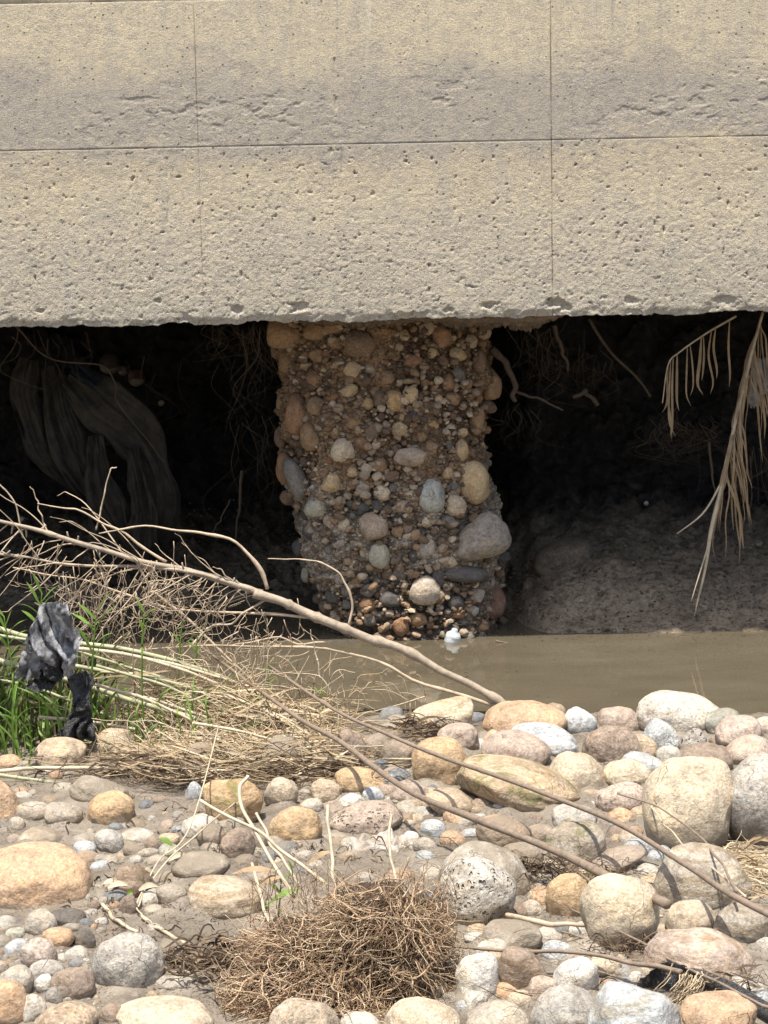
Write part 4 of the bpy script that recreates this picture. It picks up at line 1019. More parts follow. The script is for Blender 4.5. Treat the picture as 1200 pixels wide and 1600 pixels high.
for px, py, rr, cc, lab in ((172, 568, 17, (0.05, 0.038, 0.03), 'dim brown stone left of the reddish stone in the dark soil face'), (214, 590, 14, (0.075, 0.032, 0.02), 'dim reddish stone in the soil face above the hanging cloth'),
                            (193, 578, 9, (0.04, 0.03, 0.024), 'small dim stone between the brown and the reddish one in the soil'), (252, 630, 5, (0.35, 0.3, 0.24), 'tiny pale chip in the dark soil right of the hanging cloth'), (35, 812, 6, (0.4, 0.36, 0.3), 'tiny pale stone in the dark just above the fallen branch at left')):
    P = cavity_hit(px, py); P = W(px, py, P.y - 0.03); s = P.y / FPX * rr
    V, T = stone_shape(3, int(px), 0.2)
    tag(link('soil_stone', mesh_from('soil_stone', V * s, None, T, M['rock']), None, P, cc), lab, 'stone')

# clods and crumbs on the mud slope
mb = MB(); rs = np.random.RandomState(91); D_, T_ = ICO[1]
for k in range(5200):
    i = rs.randint(nxc); j = rs.randint(20, 215)
    if abs(Xc[i, 0]) > 2.8 or Zc[i, j] < -0.01 or Zc[i, j] > 0.45: continue
    q = np.array([Xc[i, j], Yc[i, j], Zc[i, j]]); sz = rs.uniform(.005, .013) * (2.0 if rs.rand() < .07 else 1)
    mb.add(D_ * rs.uniform(.6, 1.4, (len(D_), 1)) * sz * np.array([1, 1, .6]) + q + rs.normal(size=3) * .003, None, T_)
M['clod'] = mat_island('mud_clods', [(0.0, (0.03, 0.025, 0.02)), (0.5, (0.11, 0.09, 0.065)), (1.0, (0.24, 0.20, 0.145))], 0.6)
tag(link('mud_clods', mb.me('mud_clods', M['clod'], False)), 'crumbs and clods of mud on the slope inside the hollow', kind='stuff')

# folded cloth hanging under the wall at left
cloth = thing('hanging_cloth', 'brown torn geotextile hanging in long twisted folds from the dark soil at left', 'cloth', tuple(W(150, 800, 14.5)))
def strip(path, widths, Y0, m, seed, name):
    # a draped strip of cloth running along a path of (px,py,dY), folded lengthwise
    pts = smooth_path([W(a, b, Y0 + c) for a, b, c in path], 60)
    wd = np.interp(np.linspace(0, 1, 60), np.linspace(0, 1, len(widths)), widths) * Y0 / FPX
    T = np.gradient(pts, axis=0); T /= np.linalg.norm(T, axis=1)[:, None]
    S = np.cross(T, [0, -1, 0]); S /= np.linalg.norm(S, axis=1)[:, None]
    nv = 40; V = []
    for j in range(nv):
        v = j / (nv - 1) * 2 - 1
        bulge = -math.sqrt(max(0, 1 - v * v)) * 0.55
        ww = wd * v
        dep = wd * bulge * 0.5 + 0.05 * noise(np.full(60, v * 2.6), np.linspace(0, 2.2, 60), seed, 3) - 0.035 * np.abs(noise(v * 4.5 + noise(np.linspace(0, 4, 60), seed, 1, 5), np.linspace(0, 3, 60), seed, 4)) + 0.012 * noise(v * 9 + np.linspace(0, 3, 60), np.linspace(0, 12, 60), seed, 4)
        ww = ww * (1 + 0.22 * noise(np.linspace(0, 7, 60), seed, v > 0, 8))
        V.append(pts + S * ww[:, None] + np.stack([0 * dep, dep, 0 * dep], 1))
    V = np.stack(V, 1).reshape(-1, 3) - np.array(cloth.location)
    o = link(name, mesh_from(name, V, grid_quads(60, nv), None, m), cloth)
    return o
strip([(45, 560, 0.3), (38, 610, 0.2), (55, 680, 0.1), (85, 730, 0.15), (135, 775, 0.3)], [16, 26, 22, 16, 8], 14.75, M['cloth'], 1, 'fold')
strip([(80, 572, 0.3), (95, 640, 0.12), (112, 700, 0.05), (140, 760, 0.1), (160, 800, 0.25)], [14, 24, 30, 22, 10], 14.7, M['cloth'], 2, 'fold')
strip([(105, 590, 0.25), (160, 635, 0.05), (215, 680, 0.0), (246, 740, 0.0), (250, 800, 0.05), (238, 860, 0.2)], [22, 40, 38, 26, 28, 20], 14.65, M['cloth'], 3, 'fold')
strip([(150, 680, 0.0), (152, 730, -0.05), (170, 790, -0.05), (205, 850, 0.05)], [10, 20, 26, 14], 14.6, M['cloth'], 4, 'fold')
strip([(205, 700, 0.0), (218, 760, -0.08), (225, 820, -0.05), (222, 880, 0.1)], [10, 17, 24, 20], 14.6, M['cloth'], 5, 'fold')
strip([(150, 800, 0.05), (165, 850, 0.0), (190, 900, 0.1)], [14, 26, 22], 14.62, M['cloth'], 6, 'fold')
strip([(112, 566, 0.2), (135, 585, 0.15), (175, 615, 0.2)], [8, 13, 8], 14.6, M['bluecloth'], 7, 'blue_fold')

# roots and dry stalks hanging from the soil and the wall
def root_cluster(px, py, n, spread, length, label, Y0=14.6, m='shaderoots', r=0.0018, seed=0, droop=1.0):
    mb = MB(); rs = np.random.RandomState(seed + 500)
    for k in range(n):
        a = px + rs.normal() * spread; b = py + rs.normal() * spread * 0.25; Y = Y0 + rs.uniform(-.1, .2)
        L = length * rs.uniform(0.4, 1.2)
        pts = [W(a, b, Y), W(a + rs.normal() * 12, b + L * 0.35, Y + rs.normal() * 0.04), W(a + rs.normal() * 22, b + L * 0.7 * droop, Y + rs.normal() * 0.06), W(a + rs.normal() * 34, b + L * droop, Y)]
        P_ = wiggle(smooth_path(pts, 18), 0.02, 5, seed + k)
        rr = r * rs.uniform(0.5, 1.4)
        mb.tube(P_, np.linspace(rr, rr * 0.25, 18), 4)
    return one('hanging_roots', mb, M[m], label, 'roots')
root_cluster(405, 512, 26, 16, 150, 'fringe of thin roots hanging along the left side of the pillar top', 14.1, seed=1)
root_cluster(350, 510, 24, 20, 70, 'tuft of fine roots hanging left of the pillar under the wall', 14.3, seed=2)
root_cluster(60, 520, 16, 50, 100, 'thin roots sprawling over the soil above the hanging cloth', 14.6, seed=3, r=0.0022)
root_cluster(400, 660, 24, 26, 150, 'sparse root hairs in the dark hollow left of the pillar', 14.5, seed=4)
root_cluster(840, 515, 30, 28, 100, 'curtain of fine roots under the wall right of the pillar', 14.2, seed=5)
root_cluster(905, 560, 26, 40, 70, 'tangled brown rootlets in the dark right of the pillar', 14.5, seed=6)
root_cluster(1065, 660, 70, 34, 60, 'mat of hanging root hairs beside the dry palm like frond', 14.5, seed=7, r=0.0016)
root_cluster(1170, 700, 24, 26, 190, 'loose root strands hanging behind the right end of the frond', 14.5, seed=8)
root_cluster(800, 640, 18, 26, 80, 'spray of thin rootlets touching the right side of the pillar', 14.3, seed=9)
root_cluster(240, 560, 14, 60, 130, 'long thin roots over the black soil right of the cloth', 14.8, seed=10)
def stick(name, pts, Y, r0, r1, m, label, cat, wig=0.01, seed=0, k=6, n=40, group=None):
    P_ = wiggle(smooth_path([W(p[0], p[1], Y + (p[2] if len(p) > 2 else 0)) for p in pts], n), wig, 7, seed)
    mb = MB(); mb.tube(P_, np.linspace(r0, r1, n) * (1 + 0.12 * noise(np.linspace(0, 9, n), seed, 0, 3)), k)
    return one(name, mb, M[m], label, cat, group)
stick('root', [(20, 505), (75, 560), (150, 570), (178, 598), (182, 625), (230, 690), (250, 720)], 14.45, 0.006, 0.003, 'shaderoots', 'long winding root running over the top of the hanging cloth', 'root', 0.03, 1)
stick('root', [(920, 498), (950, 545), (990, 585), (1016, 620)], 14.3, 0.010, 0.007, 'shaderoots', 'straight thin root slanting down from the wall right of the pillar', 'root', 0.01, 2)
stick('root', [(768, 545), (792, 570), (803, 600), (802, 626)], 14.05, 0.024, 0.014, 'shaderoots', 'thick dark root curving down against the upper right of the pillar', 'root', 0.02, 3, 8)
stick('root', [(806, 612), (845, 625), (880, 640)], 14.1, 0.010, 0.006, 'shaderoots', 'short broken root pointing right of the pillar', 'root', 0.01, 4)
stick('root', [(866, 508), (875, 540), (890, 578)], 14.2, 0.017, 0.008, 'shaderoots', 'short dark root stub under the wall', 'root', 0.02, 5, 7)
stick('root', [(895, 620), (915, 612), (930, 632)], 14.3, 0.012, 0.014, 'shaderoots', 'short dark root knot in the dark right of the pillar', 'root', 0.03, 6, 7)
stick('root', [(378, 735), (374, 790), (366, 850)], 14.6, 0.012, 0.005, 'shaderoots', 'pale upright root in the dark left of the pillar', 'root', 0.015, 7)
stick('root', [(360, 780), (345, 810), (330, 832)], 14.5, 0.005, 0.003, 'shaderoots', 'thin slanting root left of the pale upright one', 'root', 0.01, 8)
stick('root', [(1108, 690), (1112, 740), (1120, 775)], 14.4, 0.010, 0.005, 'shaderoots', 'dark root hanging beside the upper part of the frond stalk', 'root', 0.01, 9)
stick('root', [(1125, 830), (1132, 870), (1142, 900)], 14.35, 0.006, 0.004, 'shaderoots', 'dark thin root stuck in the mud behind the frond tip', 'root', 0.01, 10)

# dry frond hanging from the wall at right
frond = thing('dry_frond', 'dry tan reed frond hanging down from the wall at right with split leaves', 'plant', tuple(W(1140, 960, 13.6)))
fo = np.array(frond.location)
def fpart(name, mb, m):
    mb.V = [v - fo for v in mb.V]; return link(name, mb.me(name, M[m]), frond)
mb = MB(); Pm = smooth_path([W(1192, 488, 13.75), W(1170, 570, 13.65), W(1150, 660, 13.6), W(1130, 745, 13.6), W(1108, 850, 13.6), W(1086, 962, 13.6)], 50)
mb.tube(wiggle(Pm, 0.01, 8, 3), np.interp(np.linspace(0, 1, 50), [0, .4, .6, .8, 1], [0.008, 0.011, 0.015, 0.012, 0.003]), 7); fpart('stalk', mb, 'dryreed')
mb = MB(); mb.tube(smooth_path([W(1132, 745, 13.6), W(1100, 800, 13.58), W(1058, 834, 13.55)], 14), np.linspace(0.008, 0.004, 14), 5); fpart('side_stalk', mb, 'dryreed')
mb = MB(); mb.tube(smooth_path([W(1109, 845, 13.6), W(1092, 900, 13.57), W(1080, 940, 13.57)], 10), np.linspace(0.006, 0.003, 10), 5); fpart('side_stalk', mb, 'dryreed')
rs = np.random.RandomState(3)
for k in range(48):
    t = rs.uniform(0.02, 0.62); p = Pm[int(t * 49)]
    L = rs.uniform(0.25, 0.62); dx = rs.uniform(-0.10, 0.16)
    pts = smooth_path([p, p + np.array([dx * 0.5, rs.uniform(-.06, .02), -L * 0.35]), p + np.array([dx * 0.9, rs.uniform(-.05, .05), -L * 0.75]), p + np.array([dx, rs.uniform(-.05, .05), -L])], 14)
    mb = MB(); wd = 0.0085 * rs.uniform(0.25, 1.0); mb.blade(wiggle(pts, 0.015, 4, k), wd * np.sin(np.linspace(0.5, math.pi * 0.98, 14)), (1, rs.uniform(-.7, .7), 0)); fpart('leaf', mb, 'frond')
mb = MB(); arc = smooth_path([W(1150, 494, 13.7), W(1105, 520, 13.65), W(1062, 550, 13.62), W(1044, 570, 13.62), W(1035, 630, 13.62)], 30)
mb.tube(arc, np.linspace(0.007, 0.003, 30), 5); fpart('side_stalk', mb, 'dryreed')
for k, (a, b, L) in enumerate([(1048, 562, 120), (1044, 572, 110), (1052, 556, 130), (1058, 552, 90), (1074, 540, 95), (1078, 538, 80), (1099, 525, 70), (1096, 527, 90), (1112, 516, 100), (1118, 512, 80), (1140, 500, 105), (1040, 585, 60)]):
    mb = MB(); pts = smooth_path([W(a, b, 13.63), W(a + rs.uniform(-5, 4), b + L * .4, 13.62), W(a + rs.uniform(-8, 6), b + L * .8, 13.62), W(a + rs.uniform(-8, 8), b + L, 13.62)], 12)
    mb.blade(pts, 0.006 * rs.uniform(.5, 1.6) * np.sin(np.linspace(0.4, math.pi * 0.98, 12)), (1, rs.uniform(-.6, .6), 0)); fpart('leaf', mb, 'frond')

# sheets of thin film, crumpled
def sheet(name, rows, Y, amp, m, parent=None, label=None, cat=None, seed=0, nu=46, nv=40, freq=9, extra=None):
    """rows: (py, left, right[, dY]) from top to bottom"""
    ys = np.array([r[0] for r in rows]); t = np.linspace(0, 1, nu); py = ys[0] + (ys[-1] - ys[0]) * t
    l = np.interp(py, ys, [r[1] for r in rows]); r = np.interp(py, ys, [r[2] for r in rows]); dy = np.interp(py, ys, [(q[3] if len(q) > 3 else 0) for q in rows])
    V = []
    for i in range(nu):
        for j in range(nv):
            v = j / (nv - 1); je = 4 * float(noise(t[i] * 14, seed, 0, 3)) if j == 0 else (4 * float(noise(t[i] * 14, seed, 5, 3)) if j == nv - 1 else 0)
            V.append(tuple(W(l[i] + (r[i] - l[i]) * v + je, py[i] + (3 * float(noise(v * 12, seed, 0, 8)) if i in (0, nu - 1) else 0), Y + dy[i])))
    V = np.array(V)
    n = fbm(V[:, 0] * 5 + 0.4 * noise(V[:, 2] * 9, seed, 0, 2), V[:, 2] * 2.2, seed * 7.7, 600 + seed, 2) + 0.55 * (np.abs(noise(V[:, 0] * freq * 2.4 + 1.5 * noise(V[:, 2] * 7, seed, 0, 4), V[:, 2] * freq * .8, seed, 610)) * 2 - .8) + 0.2 * np.abs(noise(V[:, 0] * 60, V[:, 2] * 34, seed, 611))
    V[:, 1] -= amp * n
    if extra is not None: V = extra(V)
    if parent is not None:
        return link(name, mesh_from(name, V - np.array(parent.location), grid_quads(nu, nv), None, M[m]), parent)
    c = V.mean(0); c[2] = V[:, 2].min()
    return tag(link(name, mesh_from(name, V - c, grid_quads(nu, nv), None, M[m]), None, Vector(c)), label, cat)
sheet('rag', [(560, 1178, 1200), (590, 1174, 1200), (615, 1170, 1196), (636, 1172, 1184)], 13.75, 0.06, 'whiterag', None, 'torn white rag caught behind the hanging frond at the right edge', 'rag', 5)

# white plastic float at the pillar's foot
P = Zp(707, 1001, 0.0); s = P.y / FPX
prof = [(0.0, -14), (10, -12), (13, -4), (14, 1), (12, 6), (12.5, 8), (11, 12), (7, 15), (4, 16), (4, 20), (0, 20)]
bot = thing('plastic_bottle', 'small white plastic bottle floating upright at the foot of the pillar', 'bottle', tuple(P))
def lathe(prof, s, k=28, dent=0.0):
    V = []; th = np.arange(k) * 2 * math.pi / k
    for r, z in prof:
        rr = r * s * (1 + dent * np.cos(th * 3 + z * 0.3))
        V.append(np.stack([rr * np.cos(th), rr * np.sin(th), np.full(k, z * s)], 1))
    V = np.vstack(V); n = len(prof); i = np.arange(n - 1)[:, None] * k; j = np.arange(k)[None]; j2 = (j + 1) % k
    return V, np.stack([i + j, i + j2, i + k + j2, i + k + j], -1).reshape(-1, 4)
V, Q = lathe(prof[:8], s, 28, 0.06); link('bottle_body', mesh_from('bottle_body', V, Q, None, M['bottle']), bot)
V, Q = lathe([(7.2, 14.6), (7.2, 15), (5, 15.4), (5, 19.5), (4.4, 20.4), (0, 20.5)], s); link('cap', mesh_from('cap', V, Q, None, M['bottle']), bot)
bot.rotation_euler = (0.15, 0.2, 0)
mb = MB(); rs9 = np.random.RandomState(77)
for k in range(170):
    a, b = (rs9.uniform(480, 1190), 990 + abs(rs9.normal()) * 5) if rs9.rand() < .7 else (rs9.uniform(420, 1190), rs9.uniform(995, 1110))
    q = Zp(a, b, 0.003); L = rs9.uniform(.004, .03); an = rs9.uniform(0, 3.14)
    if rs9.rand() < .5: mb.tube([q, q + Vector((math.cos(an) * L, math.sin(an) * L, .001))], [.0016, .001], 4)
    else: mb.add(D_ * np.array([L * .3, L * .3, .002]) + np.array(q), None, T_)
tag(link('floating_bits', mb.me('floating_bits', M['darkstraw'])), 'specks of bark and scum floating along the muddy shoreline', kind='stuff')
stick('twig', [(775, 1001), (790, 1004), (806, 1006)], Zp(790, 1003, 0.004).y, 0.004, 0.002, 'darktwig', 'tiny dark twig floating right of the pillar foot', 'twig', 0.003, 3)

# ================================================================== the big fallen branch
BY = 11.9
branch = thing('fallen_branch', 'long pale bare branch leaning from the stones up leftward over the water', 'branch', tuple(W(790, 1100, BY)))
bo = np.array(branch.location)
def bpart(name, pts, r0, r1, m='twig', wig=0.012, seed=0, k=6, n=30, Y=BY):
    P_ = wiggle(smooth_path([W(p[0], p[1], Y + (p[2] if len(p) > 2 else 0)) for p in pts], n), wig, 8, seed) - bo
    mb = MB(); s = Y / FPX; mb.tube(P_, 0.7 * np.linspace(r0 * s, r1 * s, n) * (1 + 0.13 * noise(np.linspace(0, 9, n), seed, 0, 3) + 0.30 * (noise(np.linspace(0, n * .8, n), seed, 7, 4) > 0.62)), k)
    return link(name, mb.me(name, M[m]), branch)
bpart('stem', [(790, 1102), (740, 1073), (680, 1042), (600, 1008), (540, 982), (480, 958), (440, 940), (400, 925)], 9, 10.5, 'stem', 0.02, 1, 12, 60)
bpart('stem', [(402, 925), (330, 903), (250, 880), (160, 860), (80, 835), (0, 815), (-80, 790)], 8.0, 3.5, 'stem', 0.02, 2, 10, 50)
bpart('stem', [(410, 926), (350, 908), (290, 893), (210, 885), (120, 882), (40, 868), (-40, 862)], 5.5, 2.0, 'stem', 0.02, 3, 8, 40)
bpart('side_branch', [(770, 1102), (720, 1085), (640, 1058), (560, 1030), (480, 1012), (400, 1008), (300, 1005), (200, 1018)], 5.0, 1.2, 'twig', 0.03, 4)
bpart('side_branch', [(500, 966), (420, 960), (350, 955), (260, 948), (180, 925), (100, 900), (20, 890)], 4.0, 1.4, 'twig', 0.02, 5)
bpart('side_branch', [(418, 920), (405, 885), (370, 850), (320, 832), (260, 825), (200, 824), (155, 832)], 4.5, 1.6, 'twig', 0.02, 6)
bpart('side_branch', [(560, 1003), (500, 1004), (430, 1000), (360, 1012), (300, 1040)], 3.0, 1.0, 'twig', 0.03, 7)
bpart('side_branch', [(545, 978), (550, 940), (538, 905), (505, 882), (465, 872), (420, 875)], 3.0, 1.2, 'twig', 0.015, 8)
bpart('side_branch', [(420, 935), (380, 955), (330, 985), (260, 1040), (200, 1080)], 3.0, 0.8, 'twig', 0.03, 9)
bpart('side_branch', [(260, 878), (190, 835), (130, 800), (95, 795), (62, 788)], 3.4, 1.2, 'twig', 0.02, 10)
bpart('side_branch', [(150, 828), (160, 780), (172, 735), (182, 728)], 2.0, 1.2, 'twig', 0.01, 11)
bpart('side_branch', [(75, 835), (62, 795), (48, 760)], 2.2, 1.0, 'twig', 0.01, 12)
bpart('side_branch', [(36, 840), (25, 790), (0, 755), (-15, 745)], 2.2, 1.0, 'twig', 0.01, 13)
bpart('side_branch', [(210, 870), (240, 925), (290, 965), (350, 1020), (420, 1090), (480, 1140), (560, 1190)], 3.0, 3.4, 'twig', 0.02, 14)
rs = np.random.RandomState(12)
main = smooth_path([W(402, 925, BY), W(330, 903, BY), W(250, 880, BY), W(160, 860, BY), W(80, 835, BY), W(0, 815, BY)], 60)
main2 = smooth_path([W(410, 926, BY), W(290, 893, BY), W(120, 882, BY), W(-20, 865, BY)], 60)
for k in range(46):
    mm = main if k % 2 else main2
    p = mm[rs.randint(60)]; s = BY / FPX
    L = rs.uniform(50, 170) * s; an = rs.uniform(-2.9, -2.0) if rs.rand() < 0.5 else rs.uniform(2.2, 3.9)
    d = np.array([math.cos(an), rs.uniform(-.5, .5), math.sin(an)]) * L
    c = np.array([0, 0, rs.uniform(-.25, .35)]) * L
    P_ = wiggle(smooth_path([p, p + d * .4 + c * .6, p + d * .8 + c * .6, p + d], 20), 0.012, 6, k) - bo
    mb = MB(); r_ = rs.uniform(0.7, 1.5) * s; mb.tube(P_, np.linspace(r_, r_ * 0.35, 20), 5)
    link('twig', mb.me('twig', M['twig']), branch)
for k in range(26):
    mm = main if k % 2 else main2; p = mm[rs.randint(60)]; an = rs.uniform(0.6, 2.6) * (1 if rs.rand() < .6 else -1); L = rs.uniform(5, 16) * BY / FPX
    d = np.array([math.cos(an), rs.uniform(-.5, 0), math.sin(an)]) * L; mb = MB()
    mb.tube([p - bo, p - bo + d * .5, p - bo + d], np.array([2.4, 1.7, 1.2]) * BY / FPX, 6); link('stub', mb.me('stub', M['stem']), branch)
# fine dry rootlets dangling off the branch
mb = MB(); s = BY / FPX
for k in range(300):
    c = [(150, 890), (200, 905), (250, 900), (300, 925), (380, 960), (180, 960), (90, 880), (240, 985), (330, 1000), (430, 1000), (130, 920)][rs.randint(11)]
    a, b = c[0] + rs.normal() * 34, c[1] + rs.normal() * 20; L = rs.uniform(20, 85); Y = BY + rs.normal() * 0.12
    x1 = rs.normal() * 16
    P_ = wiggle(smooth_path([W(a, b, Y), W(a + x1, b + L * .5, Y), W(a + x1 * 0.3 + rs.normal() * 12, b + L * .9, Y), W(a + rs.normal() * 24, b + L * rs.uniform(.6, 1.1), Y)], 12), 0.02, 4, k) - bo
    mb.tube(P_, np.linspace(0.7, 0.35, 12) * s * rs.uniform(.7, 1.5), 3)
tag(link('rootlets', mb.me('rootlets', M['twig']), branch), kind='stuff')
# feathery dry grass head against the water
mb = MB()
mid = smooth_path([W(665, 1088, BY), W(620, 1102, BY), W(570, 1115, BY)], 12); mb.tube(mid, np.linspace(1.2, .6, 12) * s, 4)
for k in range(24):
    t = rs.uniform(0, 1); p = mid[int(t * 11)]; an = rs.uniform(1.7, 3.0) if k % 2 else rs.uniform(-2.2, -1.3); L = rs.uniform(30, 75) * s
    mb.tube(smooth_path([p, p + np.array([math.cos(an) * L * .5, 0, math.sin(an) * L * .6]), p + np.array([math.cos(an) * L, 0, math.sin(an) * L * .7])], 8), 0.5 * s, 3)
one('dry_grass_head', mb, M['straw'], 'feathery dry grass head standing out against the water left of the cracked cream boulder', 'grass')

# long bare branches across the stones
def gstick(name, pts, r0, r1, m, label, wig=0.008, seed=0, k=8, n=70, lift=16, cat='branch'):
    """a branch lying above the ground: depth follows the ground some way below its pixels"""
    P3 = []
    for a, b in pts:
        f = ground_hit(a, min(b + lift, 1700)); P3.append(W(a, b, f.y))
    P_ = wiggle(smooth_path(P3, n), wig, 9, seed)
    s = np.mean([p[1] for p in P_]) / FPX
    mb = MB(); mb.tube(P_, np.linspace(r0, r1, n) * s * (1 + 0.10 * noise(np.linspace(0, 14, n), seed, 0, 3)), k)
    return one(name, mb, M[m], label, cat)
gstick('bare_branch', [(300, 1000), (400, 1075), (480, 1130), (545, 1170), (640, 1236), (740, 1278), (850, 1322), (950, 1368), (1045, 1413)], 3.2, 7.0, 'darktwig', 'thick bare brown branch slanting from the debris down to the cream oval boulder', seed=1, lift=75)
gstick('bare_branch', [(420, 1040), (520, 1108), (600, 1145), (720, 1192), (850, 1240), (960, 1285), (1060, 1345), (1140, 1395), (1215, 1432)], 3.0, 5.0, 'darktwig', 'thinner bare branch parallel above the thick one crossing the mossy slab', seed=2, lift=95)
gstick('twig', [(965, 1240), (1030, 1262), (1090, 1305), (1125, 1345), (1150, 1392)], 1.4, 2.2, 'darktwig', 'thin curved twig arching in front of the huge cream boulder', seed=3, lift=90, cat='twig')
gstick('twig', [(1015, 1258), (1040, 1290), (1075, 1330), (1110, 1352), (1165, 1400)], 1.2, 2.0, 'twig', 'short thin twig crossing below the arching one', seed=4, lift=70, cat='twig')
gstick('twig', [(585, 1474), (700, 1478), (800, 1485), (900, 1490), (1000, 1506), (1065, 1520)], 2.4, 4.2, 'darktwig', 'long thin brown twig lying level from the root ball to the black pipe', seed=5, lift=40, cat='twig')
gstick('twig', [(890, 1420), (960, 1450), (1035, 1492), (1100, 1525), (1170, 1560), (1215, 1580)], 1.8, 2.8, 'darktwig', 'thin dark twig slanting over the upright cream boulder to the lower right', seed=6, lift=40, cat='twig')
gstick('stick', [(792, 1430), (840, 1440), (900, 1446), (960, 1440), (1036, 1432)], 5.0, 2.6, 'twig', 'short pale broken stick lying across the upright cream boulder', seed=7, lift=30, cat='stick')
gstick('twig', [(875, 1455), (940, 1470), (1010, 1468)], 1.6, 1.0, 'darktwig', 'small dark twig under the upright cream boulder', seed=8, lift=20, cat='twig')

# ================================================================== reeds and debris at left
RY = 10.95
def reed(pts, r0, r1, m, label, seed, Y=RY, nodes=5):
    t = thing('reed_stalk', label, 'reed', tuple(W(pts[-1][0], pts[-1][1], Y)))
    o_ = np.array(t.location); s = Y / FPX; n = 44
    P_ = wiggle(smooth_path([W(p[0], p[1], Y + (p[2] if len(p) > 2 else 0)) for p in pts], n), 0.01, 5, seed) - o_
    mb = MB(); r0 *= 0.78; r1 *= 0.72; mb.tube(P_, np.linspace(r0, r1, n) * s, 8); link('stalk', mb.me('stalk', M[m]), t)
    for q in range(nodes):
        i = int((q + 0.7) / (nodes + 0.4) * (n - 2)); mb = MB(); rr = (r0 + (r1 - r0) * i / n) * s
        d = P_[i + 1] - P_[i]; d = d / np.linalg.norm(d) * 0.006
        mb.tube([P_[i] - d, P_[i], P_[i] + d], [rr * 1.02, rr * 1.3, rr * 1.02], 8); link('node', mb.me('node', M[m]), t)
    return t
reed([(-40, 970), (60, 1000, .0), (200, 1015), (330, 1055), (430, 1100), (500, 1150)], 5.5, 5.0, 'reed', 'uppermost green tan reed stalk leaning down right from behind the plastic bag', 1, 11.2)
reed([(-40, 1022), (60, 1050), (150, 1075), (260, 1110), (400, 1150)], 6.5, 5.0, 'reed', 'thick green reed stalk crossing in front of the black bag', 2, 10.9)
reed([(60, 1030), (160, 1048), (250, 1062), (340, 1090), (420, 1128)], 5.0, 4.0, 'reed', 'green reed stalk between the upper and the thick one', 3, 11.05)
reed([(90, 1010), (200, 1022), (300, 1048), (420, 1082)], 4.2, 3.0, 'dryreed', 'pale reed stalk lying just over the middle green one', 4, 11.1)
reed([(-20, 1206), (60, 1201), (150, 1199), (260, 1193), (330, 1182)], 4.6, 3.8, 'dryreed', 'pale dry reed lying level on the stones below the plastic bag', 5, 10.35, 4)
reed([(-20, 1208), (60, 1218), (130, 1226), (200, 1222)], 4.0, 3.0, 'reed', 'greenish dry reed on the mud at the left edge under the level pale one', 6, 10.25, 3)
reed([(390, 1176), (450, 1178), (520, 1184), (575, 1196)], 5.5, 4.5, 'dryreed', 'thick pale split reed at the right end of the debris', 7, 10.5, 3)
reed([(290, 1197), (360, 1185), (430, 1190), (500, 1196)], 3.4, 2.6, 'dryreed', 'thin pale reed lying along the front of the debris', 8, 10.4, 3)
reed([(100, 1165), (180, 1158), (260, 1150), (360, 1146)], 3.0, 2.4, 'dryreed', 'thin pale reed at the back of the debris behind the tan boulders', 9, 10.9, 3)
reed([(120, 1060), (200, 1085), (290, 1120), (350, 1165)], 3.6, 3.0, 'dryreed', 'slanting pale reed ending in the middle of the debris', 10, 10.8, 4)
reed([(500, 1060), (490, 1010), (484, 985)], 1.8, 1.0, 'dryreed', 'single short upright dry stalk in front of the water', 11, 11.7, 2)
reed([(575, 1140), (572, 1110), (565, 1078)], 1.8, 1.4, 'dryreed', 'tiny upright stub left of the cracked cream boulder', 12, 11.7, 1) if False else None

for k, (a0, b0, a1, b1, mm_, lab) in enumerate([(150, 1040, 400, 1130, 'reed', 'short green stalk lying above the matted straw'), (180, 1080, 420, 1160, 'dryreed', 'thin tan stalk half sunk in the straw'), (-20, 990, 260, 1062, 'reed', 'thin green stalk beside the uppermost reed'),
        (-20, 1060, 200, 1130, 'reed', 'low green stalk in front of the grass'), (230, 1030, 470, 1135, 'dryreed', 'pale stalk crossing to the water side of the pile'), (60, 1120, 320, 1168, 'dryreed', 'flat pale stalk just above the two tan boulders'), (340, 1160, 560, 1165, 'dryreed', 'level pale stalk on the right half of the pile'), (300, 1130, 520, 1190, 'dryreed', 'slanting stalk over the right half of the pile')]):
    reed([(a0, b0), ((a0 * 2 + a1) / 3, (b0 * 2 + b1) / 3 - 8), ((a0 + 2 * a1) / 3, (b0 + 2 * b1) / 3 - 6), (a1, b1)], 3.4, 2.8, mm_, lab, 20 + k, ground_hit(a1, max(b1, 1150)).y - 0.02, 4)
